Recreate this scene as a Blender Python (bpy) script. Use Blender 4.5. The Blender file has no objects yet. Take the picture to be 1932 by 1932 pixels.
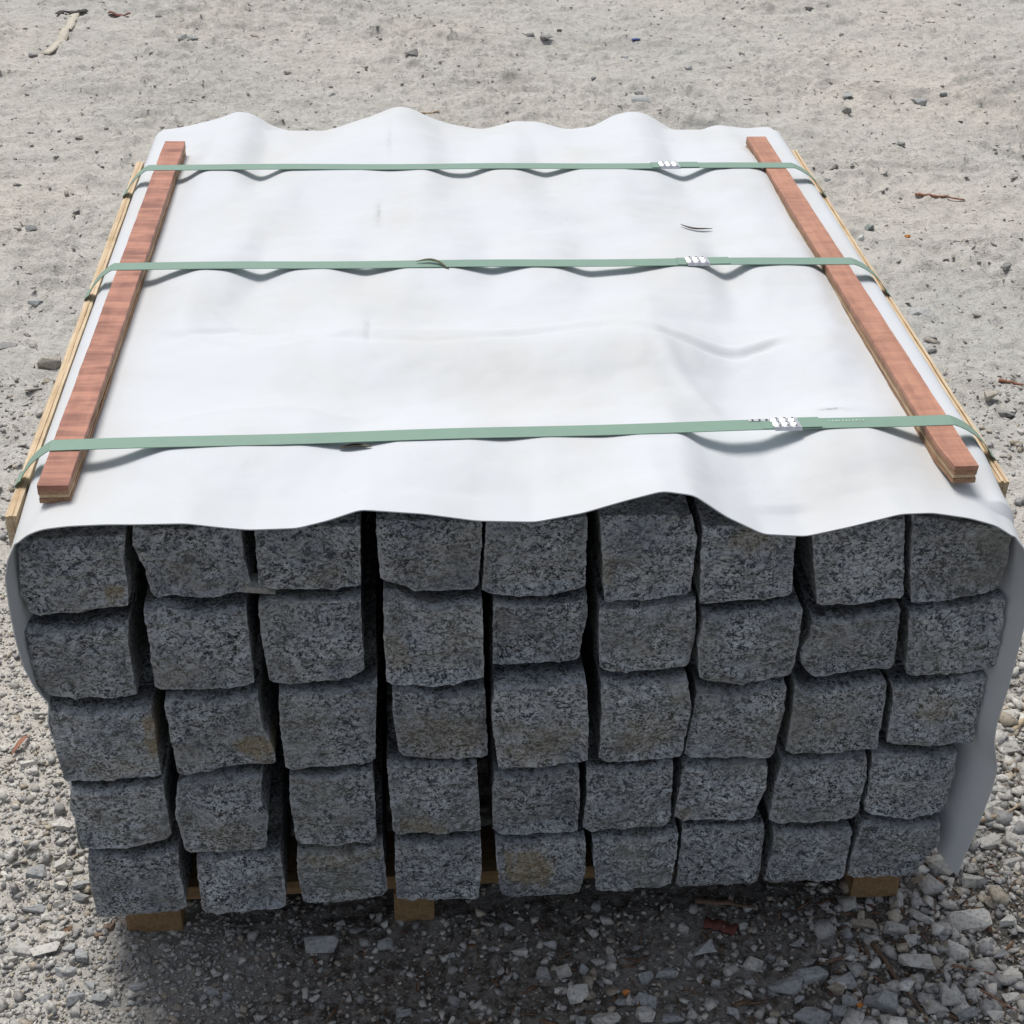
import bpy, bmesh, math, random
import numpy as np
from mathutils import Matrix, Vector

# ------------------------------------------------------------------ camera, sky, sun, exposure
scene = bpy.context.scene
COL = scene.collection
cam_data = bpy.data.cameras.new('camera'); cam = bpy.data.objects.new('camera', cam_data); COL.objects.link(cam)
def camera_axes(p, yw, r):
    f = Vector((math.sin(yw)*math.cos(p), math.cos(yw)*math.cos(p), -math.sin(p)))
    rt = f.cross(Vector((0, 0, 1))).normalized(); up = rt.cross(f)
    return math.cos(r)*rt + math.sin(r)*up, -math.sin(r)*rt + math.cos(r)*up, f
cr, cu, cf = camera_axes(.5867, .087, .0273)
m = Matrix((cr, cu, -cf)).transposed().to_4x4(); m.translation = Vector((-.1411, -1.3964, 1.6317))
cam.matrix_world = m
cam_data.sensor_fit = 'HORIZONTAL'; cam_data.angle = 2*math.atan(966/2852.1)
cam_data.clip_start = .02; cam_data.clip_end = 500
scene.camera = cam
scene.render.resolution_x = scene.render.resolution_y = 1024

SUN_EL, SUN_AZ = math.radians(65), math.radians(-24)      # azimuth from +y (behind the stack), negative = left
world = bpy.data.worlds.new('World'); scene.world = world; world.use_nodes = True
wn = world.node_tree.nodes; wl = world.node_tree.links; wn.clear()
sky = wn.new('ShaderNodeTexSky'); sky.sky_type = 'NISHITA'; sky.sun_disc = False
sky.sun_elevation = SUN_EL; sky.sun_rotation = SUN_AZ
sky.air_density = 1.0; sky.dust_density = 2.0; sky.ozone_density = 1.0
bg = wn.new('ShaderNodeBackground'); bg.inputs['Strength'].default_value = .058
wo = wn.new('ShaderNodeOutputWorld'); hs = wn.new('ShaderNodeHueSaturation'); hs.inputs['Saturation'].default_value = .46      # thin cloud: a paler sky
wl.new(sky.outputs[0], hs.inputs['Color']); wl.new(hs.outputs[0], bg.inputs[0]); wl.new(bg.outputs[0], wo.inputs[0])
sun_d = bpy.data.lights.new('sun', 'SUN'); sun_d.energy = 1.5; sun_d.angle = math.radians(24); sun_d.color = (1, .975, .935)
sun = bpy.data.objects.new('sun', sun_d); COL.objects.link(sun)
to_sun = Vector((math.sin(SUN_AZ)*math.cos(SUN_EL), math.cos(SUN_AZ)*math.cos(SUN_EL), math.sin(SUN_EL)))
sun.rotation_euler = to_sun.to_track_quat('Z', 'Y').to_euler(); sun.location = to_sun*20
vs = scene.view_settings; vs.view_transform = 'Standard'; vs.look = 'None'; vs.gamma = 1; vs.use_curve_mapping = False
vs.exposure = 1.03
scene.render.engine = 'CYCLES'; scene.cycles.use_denoising = True
scene.cycles.max_bounces = 6

random.seed(5); rng = np.random.default_rng(11)
POSTS = [   # row, column, face depth, outline (top-left, top-right, right side, bottom-right, bottom, bottom-left, left side)
 (0, 0, 0.004, [[-0.5635, 0.668], [-0.4477, 0.674], [[-0.4532, 0.6342], [-0.4521, 0.6085]], [-0.4543, 0.5812], [[-0.5103, 0.5711]], [-0.5643, 0.5689], [[-0.572, 0.5993], [-0.5673, 0.6426]], []], 0.0),
 (0, 1, 0, [[-0.4384, 0.684], [-0.3204, 0.682], [[-0.3194, 0.6409]], [-0.3131, 0.6008], [[-0.3583, 0.593], [-0.3994, 0.5969]], [-0.4265, 0.5938], [[-0.4309, 0.6288], [-0.4392, 0.6544]], []], 0.0),
 (0, 2, 0.0, [[-0.3053, 0.683], [-0.1887, 0.681], [[-0.1893, 0.655]], [-0.1901, 0.6009], [[-0.2329, 0.5983]], [-0.3057, 0.6019], [[-0.3059, 0.643]], []], 0.0),
 (0, 3, -0.002, [[-0.1704, 0.69], [-0.0523, 0.688], [[-0.0525, 0.6475]], [-0.0561, 0.597], [[-0.0975, 0.593], [-0.1249, 0.5952]], [-0.1677, 0.6148], [[-0.1704, 0.6684]], []], 0.0),
 (0, 4, 0.004, [[-0.0478, 0.684], [0.0677, 0.682], [[0.0674, 0.6373]], [0.0687, 0.5901], [[0.0249, 0.5808], [-0.0288, 0.5811]], [-0.0514, 0.5871], [[-0.0485, 0.6432]], []], 0.0),
 (0, 5, -0.006, [[0.0797, 0.692], [0.1846, 0.69], [[0.1926, 0.6589]], [0.1918, 0.5844], [[0.1492, 0.5777]], [0.0909, 0.5769], [[0.0834, 0.6516]], []], 0.0),
 (0, 6, 0.002, [[0.1992, 0.67], [0.31, 0.668], [[0.3105, 0.6267]], [0.3155, 0.5706], [[0.2609, 0.5655]], [0.2062, 0.5618], [[0.1999, 0.6298]], []], 0.0),
 (0, 7, 0.004, [[0.3248, 0.676], [0.4358, 0.674], [[0.443, 0.6215]], [0.4516, 0.5648], [[0.4002, 0.5568]], [0.3483, 0.553], [[0.337, 0.6113]], []], 0.0),
 (0, 8, 0.004, [[0.4435, 0.676], [0.5649, 0.657], [[0.5682, 0.6153]], [0.5657, 0.5736], [[0.5228, 0.5626]], [0.4622, 0.5549], [[0.4519, 0.608]], []], 0.0),
 (1, 0, 0.0, [[-0.5716, 0.5599], [-0.4565, 0.5658], [[-0.4606, 0.5215], [-0.4609, 0.4828]], [-0.4594, 0.4488], [[-0.5262, 0.4471]], [-0.5741, 0.4561], [[-0.5788, 0.5093], [-0.5776, 0.5445]], [[-0.5151, 0.559]]], 0.009),
 (1, 1, -0.002, [[-0.4388, 0.5848], [-0.3224, 0.5855], [[-0.3216, 0.5237]], [-0.3207, 0.4623], [[-0.3763, 0.4573]], [-0.4375, 0.4596], [[-0.4368, 0.525]], [[-0.411, 0.5864], [-0.3688, 0.5802]]], 0.009),
 (1, 2, 0.002, [[-0.309, 0.5874], [-0.1915, 0.5916], [[-0.1912, 0.5325]], [-0.1898, 0.474], [[-0.2077, 0.4647], [-0.2679, 0.4584]], [-0.3024, 0.4639], [[-0.3075, 0.5173]], [[-0.235, 0.5871]]], 0.0093),
 (1, 3, -0.004, [[-0.1648, 0.6031], [-0.0512, 0.588], [[-0.0497, 0.5297]], [-0.0482, 0.4651], [[-0.1046, 0.4529]], [-0.1639, 0.4609], [[-0.1654, 0.5336]], [[-0.1212, 0.5845], [-0.0933, 0.583]]], 0.009),
 (1, 4, 0.01, [[-0.0369, 0.5742], [0.0722, 0.5775], [[0.0749, 0.5366], [0.0702, 0.5062]], [0.0683, 0.4765], [[0.0137, 0.4742]], [-0.0364, 0.4731], [[-0.0372, 0.5238]], [[-0.0164, 0.5683], [0.0324, 0.5681]]], 0.0126),
 (1, 5, 0.002, [[0.0869, 0.5679], [0.2007, 0.5741], [[0.2055, 0.5219]], [0.2025, 0.4681], [[0.159, 0.464], [0.1073, 0.463]], [0.0925, 0.4678], [[0.0882, 0.5258]], [[0.1527, 0.5679]]], 0.009),
 (1, 6, -0.006, [[0.21, 0.5528], [0.3233, 0.5616], [[0.3294, 0.5516], [0.3307, 0.4986]], [0.3283, 0.4557], [[0.2611, 0.4451]], [0.2149, 0.4526], [[0.2083, 0.5001], [0.2111, 0.5418]], [[0.2667, 0.5565]]], 0.009),
 (1, 7, -0.002, [[0.3439, 0.544], [0.4495, 0.5558], [[0.4523, 0.5167]], [0.4569, 0.4621], [[0.4027, 0.4554], [0.355, 0.4513]], [0.3408, 0.4635], [[0.3358, 0.4838], [0.3453, 0.5062]], [[0.397, 0.5478]]], 0.009),
 (1, 8, 0.0, [[0.4628, 0.5459], [0.5759, 0.5646], [[0.5796, 0.5165]], [0.5855, 0.4543], [[0.5437, 0.4471]], [0.474, 0.4467], [[0.4661, 0.5062]], [[0.529, 0.5536]]], 0.009),
 (2, 0, -0.004, [[-0.563, 0.4469], [-0.4468, 0.4398], [[-0.4436, 0.4103], [-0.4439, 0.3659]], [-0.444, 0.3232], [[-0.5047, 0.3198]], [-0.5617, 0.3178], [[-0.5642, 0.386]], [[-0.5145, 0.438]]], 0.009),
 (2, 1, -0.004, [[-0.4293, 0.4506], [-0.3188, 0.4533], [[-0.3151, 0.3992], [-0.3025, 0.3537]], [-0.3035, 0.3384], [[-0.3622, 0.3349]], [-0.4241, 0.3208], [[-0.4277, 0.395]], [[-0.3714, 0.4483]]], 0.009),
 (2, 2, 0.0, [[-0.2928, 0.4549], [-0.1748, 0.4629], [[-0.1788, 0.3959]], [-0.1806, 0.3308], [[-0.2341, 0.3254]], [-0.2921, 0.3249], [[-0.2942, 0.4007]], [[-0.2566, 0.4488], [-0.1936, 0.4539]]], 0.009),
 (2, 3, 0.0, [[-0.1575, 0.4519], [-0.0467, 0.4494], [[-0.0437, 0.3904]], [-0.041, 0.3324], [[-0.0981, 0.3318]], [-0.1518, 0.3403], [[-0.1574, 0.404]], [[-0.1007, 0.4405]]], 0.009),
 (2, 4, -0.012, [[-0.0346, 0.4641], [0.0744, 0.4675], [[0.0811, 0.3959]], [0.0833, 0.3303], [[0.0165, 0.323]], [-0.0285, 0.3244], [[-0.0379, 0.4097]], [[0.0176, 0.4652]]], 0.009),
 (2, 5, -0.004, [[0.0934, 0.4588], [0.1984, 0.4591], [[0.2087, 0.4047]], [0.2026, 0.326], [[0.1687, 0.3237], [0.1104, 0.32]], [0.0984, 0.3268], [[0.0976, 0.4031]], [[0.1075, 0.454], [0.1569, 0.455]]], 0.009),
 (2, 6, 0.0, [[0.2157, 0.4365], [0.3243, 0.4441], [[0.3287, 0.3903]], [0.3234, 0.3179], [[0.2663, 0.3189]], [0.209, 0.3198], [[0.2141, 0.3859]], [[0.2599, 0.4308]]], 0.0116),
 (2, 7, 0.0, [[0.3354, 0.4466], [0.4503, 0.4423], [[0.4537, 0.4005]], [0.4549, 0.3264], [[0.3874, 0.3214]], [0.3382, 0.3236], [[0.3392, 0.3899]], [[0.3495, 0.434], [0.3967, 0.437]]], 0.0169),
 (2, 8, 0.0, [[0.4578, 0.4377], [0.5777, 0.4453], [[0.581, 0.3954]], [0.5825, 0.3335], [[0.5302, 0.3295]], [0.4667, 0.3353], [[0.4643, 0.4]], [[0.5328, 0.4381]]], 0.009),
 (3, 0, -0.004, [[-0.5546, 0.3088], [-0.4446, 0.3142], [[-0.4434, 0.2636]], [-0.4426, 0.2149], [[-0.5009, 0.1998]], [-0.5536, 0.2025], [[-0.5608, 0.2756]], [[-0.5013, 0.3108]]], 0.009),
 (3, 1, -0.002, [[-0.4246, 0.3118], [-0.3214, 0.325], [[-0.3264, 0.2687], [-0.3185, 0.249]], [-0.3249, 0.1885], [[-0.3814, 0.1864]], [-0.4281, 0.1872], [[-0.4342, 0.2547]], [[-0.3716, 0.3236]]], 0.009),
 (3, 2, 0.0, [[-0.2891, 0.3159], [-0.1854, 0.3217], [[-0.1835, 0.2663]], [-0.1831, 0.1941], [[-0.24, 0.1887]], [-0.2871, 0.1928], [[-0.2901, 0.2618]], [[-0.2352, 0.3163]]], 0.009),
 (3, 3, 0.002, [[-0.1668, 0.3313], [-0.0554, 0.3234], [[-0.0513, 0.2645]], [-0.0482, 0.2019], [[-0.1032, 0.2014]], [-0.1615, 0.2043], [[-0.1656, 0.2859]], [[-0.1128, 0.3228]]], 0.009),
 (3, 4, 0.0, [[-0.031, 0.3116], [0.0738, 0.3148], [[0.0776, 0.2603]], [0.0782, 0.1959], [[0.0215, 0.1954]], [-0.0328, 0.2032], [[-0.0338, 0.2656]], [[0.0112, 0.3091]]], 0.0128),
 (3, 5, 0.0, [[0.0843, 0.3143], [0.1956, 0.317], [[0.198, 0.2611]], [0.199, 0.2049], [[0.1424, 0.1977]], [0.0854, 0.1972], [[0.0871, 0.2599]], [[0.0971, 0.3079], [0.1594, 0.3136]]], 0.009),
 (3, 6, 0.0, [[0.2108, 0.3108], [0.3168, 0.3089], [[0.3213, 0.2651]], [0.3099, 0.2061], [[0.2631, 0.2085]], [0.2042, 0.2131], [[0.2078, 0.2704]], [[0.2639, 0.3099]]], 0.009),
 (3, 7, 0.002, [[0.3385, 0.3146], [0.4459, 0.3174], [[0.4527, 0.2669]], [0.4494, 0.2006], [[0.3807, 0.1956]], [0.332, 0.1997], [[0.333, 0.2627]], [[0.3838, 0.3124]]], 0.009),
 (3, 8, 0.002, [[0.4539, 0.3214], [0.5659, 0.3166], [[0.569, 0.2681]], [0.5691, 0.2083], [[0.517, 0.199]], [0.4596, 0.2069], [[0.458, 0.2568]], [[0.5153, 0.314]]], 0.0139),
 (4, 0, 0.0, [[-0.5508, 0.1932], [-0.4372, 0.1949], [[-0.4391, 0.1365], [-0.4355, 0.0875]], [-0.4428, 0.0737], [[-0.4994, 0.0735]], [-0.5529, 0.0684], [[-0.5549, 0.1257]], [[-0.4969, 0.1854]]], 0.0093),
 (4, 1, 0.0, [[-0.415, 0.1782], [-0.309, 0.1795], [[-0.3056, 0.1187]], [-0.3064, 0.0734], [[-0.3674, 0.0722]], [-0.4166, 0.0712], [[-0.4167, 0.1353]], [[-0.367, 0.1774]]], 0.009),
 (4, 2, 0.002, [[-0.2865, 0.1838], [-0.1762, 0.185], [[-0.172, 0.1091]], [-0.1713, 0.0879], [[-0.234, 0.079]], [-0.2838, 0.0783], [[-0.2879, 0.1364]], [[-0.2365, 0.1797]]], 0.009),
 (4, 3, 0.0, [[-0.1591, 0.1953], [-0.0483, 0.1929], [[-0.0463, 0.1323]], [-0.0506, 0.0787], [[-0.1088, 0.0775]], [-0.1591, 0.0823], [[-0.1603, 0.1454]], [[-0.1021, 0.1924]]], 0.009),
 (4, 4, -0.002, [[-0.0291, 0.1883], [0.0892, 0.1869], [[0.0911, 0.127]], [0.0846, 0.0814], [[0.0002, 0.0797]], [-0.0199, 0.0837], [[-0.0272, 0.1507]], [[0.0288, 0.1834]]], 0.009),
 (4, 5, 0.0, [[0.0991, 0.1882], [0.212, 0.1959], [[0.2119, 0.1532]], [0.2095, 0.0918], [[0.1499, 0.0828]], [0.1085, 0.0832], [[0.1017, 0.1417]], [[0.1557, 0.1887]]], 0.009),
 (4, 6, 0.0, [[0.2172, 0.2024], [0.3267, 0.1971], [[0.3295, 0.1643]], [0.3308, 0.0887], [[0.2807, 0.0855]], [0.2174, 0.0842], [[0.2178, 0.1529]], [[0.2782, 0.1987]]], 0.009),
 (4, 7, 0.0, [[0.3404, 0.1907], [0.4446, 0.1916], [[0.4479, 0.1408]], [0.4482, 0.0889], [[0.3904, 0.0877]], [0.338, 0.0866], [[0.3429, 0.1463]], [[0.3836, 0.1866]]], 0.009),
 (4, 8, 0.0, [[0.4579, 0.1979], [0.5624, 0.1936], [[0.5675, 0.152]], [0.5507, 0.1035], [[0.5379, 0.0907], [0.497, 0.0899]], [0.4528, 0.0909], [[0.453, 0.1405]], [[0.5127, 0.187]]], 0.009),
]
EDGE_LEFT = [(-0.5608, 0.2308), (-0.5572, 0.2855), (-0.5555, 0.3343), (-0.5603, 0.3631), (-0.5669, 0.3864), (-0.5682, 0.4117), (-0.561, 0.4444), (-0.5725, 0.4732), (-0.579, 0.5091), (-0.5801, 0.5479), (-0.5794, 0.5968), (-0.5777, 0.6369), (-0.5709, 0.6618), (-0.5603, 0.6826)]
EDGE_TOP = [(-0.5603, 0.6826), (-0.5458, 0.6962), (-0.528, 0.7033), (-0.4995, 0.7067), (-0.46, 0.7078), (-0.432, 0.707), (-0.3755, 0.7069), (-0.3363, 0.7004), (-0.308, 0.6968), (-0.2563, 0.6976), (-0.2214, 0.7071), (-0.1865, 0.7201), (-0.1175, 0.7129), (-0.0594, 0.7023), (0.0051, 0.6992), (0.0576, 0.7098), (0.1037, 0.7248), (0.144, 0.7363), (0.1799, 0.7299), (0.2183, 0.7008), (0.2632, 0.676), (0.3122, 0.6718), (0.3594, 0.6829), (0.4176, 0.6993), (0.4541, 0.6999), (0.4985, 0.6915), (0.5315, 0.6805), (0.5569, 0.663)]
EDGE_RIGHT = [(0.5569, 0.663), (0.5713, 0.6456), (0.5839, 0.6136), (0.5951, 0.5591), (0.596, 0.5192), (0.5966, 0.4449), (0.5941, 0.3761), (0.5968, 0.3495), (0.6104, 0.3036), (0.611, 0.2665), (0.6052, 0.2), (0.5987, 0.1491), (0.5947, 0.1089)]
EDGE_BACK = [(-0.5654, 0.6791), (-0.5269, 0.6859), (-0.4687, 0.7014), (-0.4394, 0.7131), (-0.4114, 0.7082), (-0.3751, 0.6835), (-0.328, 0.6715), (-0.2798, 0.6763), (-0.2021, 0.7009), (-0.1487, 0.7224), (-0.1248, 0.7194), (-0.0673, 0.6927), (0.0104, 0.6775), (0.0686, 0.6924), (0.1077, 0.6923), (0.167, 0.6761), (0.2159, 0.682), (0.254, 0.7039), (0.283, 0.7118), (0.3127, 0.7078), (0.3645, 0.6766), (0.4145, 0.6734), (0.4531, 0.6864), (0.5038, 0.6782), (0.5435, 0.6812)]
GRAVEL = [('B3', 0.74, 0.198, 0.0418, 0.0328, 0), ('B3', 0.634, -0.018, 0.0582, 0.0416, 0), ('B3', 0.622, 0.079, 0.0455, 0.0313, 0), ('B3', 0.664, 0.056, 0.0398, 0.0312, 0), ('B3', 0.487, -0.007, 0.0381, 0.0245, 2), ('B3', 0.573, -0.003, 0.0303, 0.0248, 0), ('B3', 0.529, -0.019, 0.0355, 0.0246, 0), ('B3', 0.545, -0.042, 0.0299, 0.0245, 0), ('B3', 0.6, -0.072, 0.0258, 0.0517, 0), ('B3', 0.648, -0.052, 0.0303, 0.0193, 0), ('B3', 0.59, -0.041, 0.0151, 0.0465, 1), ('B3', 0.537, -0.087, 0.0483, 0.0349, 0), ('B3', 0.581, -0.091, 0.0216, 0.0189, 0), ('B3', 0.351, -0.114, 0.0494, 0.0338, 1), ('B3', 0.391, -0.094, 0.0499, 0.021, 1), ('B3', 0.431, -0.105, 0.0395, 0.0316, 1), ('B3', 0.418, -0.12, 0.0236, 0.0262, 2), ('B3', 0.473, -0.145, 0.0471, 0.0445, 1), ('B3', 0.377, -0.161, 0.0489, 0.0309, 1), ('B3', 0.413, -0.156, 0.0207, 0.0207, 1), ('B3', 0.317, -0.075, 0.0315, 0.0262, 0), ('B3', 0.255, -0.044, 0.0316, 0.0263, 1), ('B3', 0.391, -0.072, 0.0291, 0.0159, 1), ('B3', 0.25, -0.128, 0.0205, 0.0154, 1), ('B3', 0.458, -0.024, 0.0216, 0.0216, 1), ('B3', 0.435, -0.137, 0.0261, 0.0209, 1), ('B3', 0.542, -0.159, 0.0316, 0.0263, 0), ('B3', 0.564, -0.145, 0.0292, 0.0477, 0), ('B3', 0.66, -0.106, 0.0354, 0.0272, 0), ('B3', 0.73, 0.084, 0.0318, 0.026, 0), ('B3', 0.845, 0.413, 0.0385, 0.0192, 0), ('B3', 0.824, 0.381, 0.0317, 0.0222, 0), ('B3', 0.813, 0.333, 0.0406, 0.0313, 0), ('B3', 0.757, 0.241, 0.0393, 0.0272, 0), ('B3', 0.71, 0.127, 0.0379, 0.0291, 0), ('B3', 0.766, 0.167, 0.0267, 0.0267, 0), ('B3', 0.75, 0.13, 0.0264, 0.0264, 0), ('B3', 0.586, 0.066, 0.0197, 0.0169, 2), ('B3', 0.616, -0.176, 0.0239, 0.0212, 0), ('B3', 0.577, -0.175, 0.029, 0.0237, 1), ('B3', 0.473, -0.177, 0.0285, 0.0182, 0), ('B3', 0.622, -0.101, 0.0244, 0.0189, 0), ('B3', 0.547, -0.12, 0.0213, 0.016, 0), ('B3', 0.514, -0.111, 0.0239, 0.0213, 1), ('B3', 0.706, 0.216, 0.0209, 0.0179, 0), ('B3', 0.707, 0.16, 0.0206, 0.0147, 0), ('B3', 0.686, -0.018, 0.0252, 0.0196, 0), ('B3', 0.677, 0.017, 0.0225, 0.0253, 2), ('B3', 0.649, 0.027, 0.0197, 0.0197, 0), ('B3', 0.661, -0.068, 0.0247, 0.0192, 1), ('B3', 0.599, -0.138, 0.0214, 0.016, 0), ('B3', 0.649, -0.144, 0.0242, 0.0188, 0), ('B3', 0.343, -0.06, 0.0158, 0.0158, 1), ('B3', 0.384, -0.037, 0.0187, 0.016, 1), ('B3', 0.415, -0.069, 0.0159, 0.0133, 0), ('B3', 0.461, -0.094, 0.0159, 0.0159, 2), ('B3', 0.493, -0.033, 0.0189, 0.0162, 0), ('B3', 0.503, -0.055, 0.0162, 0.0135, 0), ('B3', 0.356, -0.07, 0.0185, 0.0158, 0), ('B3', 0.366, -0.134, 0.0155, 0.0155, 1), ('B3', 0.307, -0.1, 0.0156, 0.013, 1), ('B3', 0.276, -0.144, 0.0179, 0.0154, 1), ('B2', 0.005, -0.028, 0.0234, 0.0182, 0), ('B2', 0.061, -0.067, 0.0206, 0.0232, 0), ('B2', 0.091, -0.064, 0.0181, 0.0207, 1), ('B2', 0.034, -0.068, 0.0232, 0.0232, 1), ('B2', 0.2, -0.075, 0.0298, 0.0285, 1), ('B2', 0.172, -0.079, 0.0233, 0.0207, 1), ('B2', 0.077, -0.109, 0.0293, 0.0331, 0), ('B2', 0.056, -0.092, 0.0205, 0.0102, 0), ('B2', 0.109, -0.144, 0.0379, 0.0278, 0), ('B2', 0.16, -0.142, 0.0279, 0.0254, 0), ('B2', 0.161, -0.119, 0.0358, 0.023, 1), ('B2', 0.08, -0.146, 0.0252, 0.0177, 1), ('B2', -0.09, -0.027, 0.0156, 0.0104, 1), ('B2', -0.06, -0.113, 0.0127, 0.0127, 0), ('B2', 0.119, -0.079, 0.0155, 0.0129, 0), ('B2', 0.167, -0.027, 0.0184, 0.0131, 1), ('B2', -0.215, 0.026, 0.0238, 0.0132, 1), ('B2', -0.177, -0.004, 0.0236, 0.0236, 1), ('B2', 0.134, -0.116, 0.0204, 0.0153, 1), ('B2', 0.047, -0.031, 0.013, 0.013, 1), ('B2', 0.195, -0.153, 0.0304, 0.0203, 1), ('B2', -0.153, -0.121, 0.0227, 0.0152, 1), ('B2', -0.092, -0.133, 0.0126, 0.0101, 0), ('B1', -0.263, -0.0, 0.0472, 0.0394, 1), ('B1', -0.667, 0.139, 0.0309, 0.0281, 1), ('B1', -0.637, 0.16, 0.0197, 0.0254, 0), ('B1', -0.634, 0.122, 0.0251, 0.0167, 0), ('B1', -0.662, 0.087, 0.0359, 0.0221, 1), ('B1', -0.625, 0.091, 0.0276, 0.0165, 0), ('B1', -0.602, 0.121, 0.0278, 0.0194, 1), ('B1', -0.599, 0.098, 0.0221, 0.0165, 1), ('B1', -0.632, 0.004, 0.0404, 0.0242, 0), ('B1', -0.662, 0.01, 0.0487, 0.0216, 0), ('B1', -0.619, 0.026, 0.027, 0.0216, 0), ('B1', -0.582, -0.005, 0.0214, 0.024, 1), ('B1', -0.6, -0.031, 0.0292, 0.0212, 1), ('B1', -0.602, 0.012, 0.0215, 0.0161, 1), ('B1', -0.579, -0.079, 0.0261, 0.0209, 1), ('B1', -0.549, -0.077, 0.0235, 0.0183, 1), ('B1', -0.502, -0.06, 0.0235, 0.0131, 1), ('B1', -0.4, -0.041, 0.013, 0.013, 0), ('B1', -0.403, -0.07, 0.0207, 0.0181, 1), ('B1', -0.387, -0.078, 0.0155, 0.018, 1), ('B1', -0.676, -0.009, 0.0215, 0.0162, 0), ('B1', -0.722, 0.376, 0.0302, 0.0212, 0), ('B1', -0.714, 0.354, 0.018, 0.015, 0), ('B1', -0.689, 0.244, 0.0174, 0.0145, 0), ('B1', -0.647, 0.23, 0.0317, 0.023, 0), ('B1', -0.665, 0.241, 0.0145, 0.0174, 0), ('B1', -0.566, 0.031, 0.0135, 0.0108, 3), ('B1', -0.338, -0.11, 0.0178, 0.0127, 0), ('B1', -0.641, 0.066, 0.0165, 0.0137, 0), ('B1', -0.553, 0.042, 0.0162, 0.0135, 3), ('B1', -0.565, -0.053, 0.0158, 0.0131, 1), ('B1', -0.618, -0.075, 0.0184, 0.0158, 1), ('B1', -0.654, -0.021, 0.0187, 0.0134, 0), ('B1', -0.689, 0.069, 0.0165, 0.0138, 0), ('B1', -0.728, 0.487, 0.0219, 0.0156, 0), ('B1', -0.771, 0.411, 0.0184, 0.0153, 0)]
FAR = {'flake': (-0.9198, 1.6616, 0.056, 0.0374), 'dflat': (-1.0278, 1.7545, 0.0462, 0.0154), 'rockA': (0.6653, 3.4369, 0.0688, 0.0326), 'rockB': (0.6745, 3.5137, 0.0367, 0.022), 'cube': (1.3359, 3.3521, 0.033, 0.0312), 'r1': (1.3885, 3.5333, 0.038, 0.0228), 'r2': (1.6228, 3.4909, 0.0535, 0.0305), 'pale': (1.1134, 2.3396, 0.0254, 0.0209), 'orange': (1.244, 2.3499, 0.0227, 0.0151), 'green': (1.1611, 2.4284, 0.0275, 0.0183), 'flat': (1.1427, 1.8936, 0.0545, 0.0218), 'tri': (1.4227, 2.0875, 0.0291, 0.0262), 'a1': (-1.3915, 3.9742, 0.0323, 0.0181), 'c1': (-0.8945, 4.151, 0.0368, 0.0245), 'c2': (-0.8643, 4.1694, 0.0369, 0.0205), 'c3': (-0.8783, 4.1227, 0.0244, 0.0163), 's1': (-0.0752, 3.9883, 0.0513, 0.0296), 's2': (-0.035, 4.466, 0.0299, 0.0192), 's3': (-0.1921, 4.3089, 0.0208, 0.0146), 'd1': (0.4295, 4.209, 0.0452, 0.0267), 'd2': (0.3702, 4.2301, 0.0289, 0.0206), 'blue': (0.7604, 4.2125, 0.0352, 0.0104), 'd3': (0.4856, 4.3184, 0.0189, 0.0168), 'd4': (0.8875, 4.2732, 0.042, 0.0168), 'd5': (0.6985, 4.034, 0.0322, 0.0161), 'd6': (1.5048, 4.5931, 0.045, 0.0203), 'd7': (2.1151, 4.617, 0.0279, 0.0139), 'd8': (1.3151, 4.2214, 0.0338, 0.0169), 'd9': (1.7173, 3.5301, 0.0271, 0.0155), 'e1': (0.9994, 2.9176, 0.02, 0.0133), 'e2': (1.2329, 2.906, 0.0236, 0.0135), 'e3': (1.4344, 3.0634, 0.0281, 0.014), 'e4': (0.9155, 2.6761, 0.0221, 0.0142), 'e5': (0.9764, 2.536, 0.0247, 0.0154), 'e6': (1.1275, 2.7779, 0.0261, 0.0131), 'e7': (0.9661, 1.6069, 0.0277, 0.0176), 'e8': (1.1185, 1.7371, 0.0342, 0.0158), 'e9': (1.1873, 1.4005, 0.0368, 0.0221), 'f1': (1.172, 1.4601, 0.0323, 0.0223), 'f2': (-1.0077, 1.9796, 0.0351, 0.0121), 'f3': (-1.2253, 2.8331, 0.0294, 0.0098), 'f4': (-1.0994, 3.1598, 0.0277, 0.0104), 'f5': (-0.9341, 2.9999, 0.0233, 0.01), 'f6': (-1.1014, 2.4116, 0.0298, 0.0119), 'f7': (-0.9603, 2.1449, 0.0251, 0.0112), 'f8': (-0.3471, 3.5817, 0.0294, 0.0129), 'f9': (0.1903, 3.5782, 0.0257, 0.0147), 'g1': (-0.4994, 3.8346, 0.0347, 0.0154), 'g2': (0.9026, 3.8665, 0.0275, 0.0157), 'g3': (1.1245, 4.0254, 0.0244, 0.0142), 'g4': (-0.2356, 3.8695, 0.0193, 0.0116), 'g5': (-1.0685, 3.7236, 0.0268, 0.0115), 'g6': (-1.0153, 4.4506, 0.0258, 0.0129), 'g7': (-0.6454, 4.2447, 0.0331, 0.0145), 'g8': (0.1589, 3.9928, 0.0198, 0.0119), 'g9': (0.5426, 3.6919, 0.0227, 0.0132)}
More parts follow.
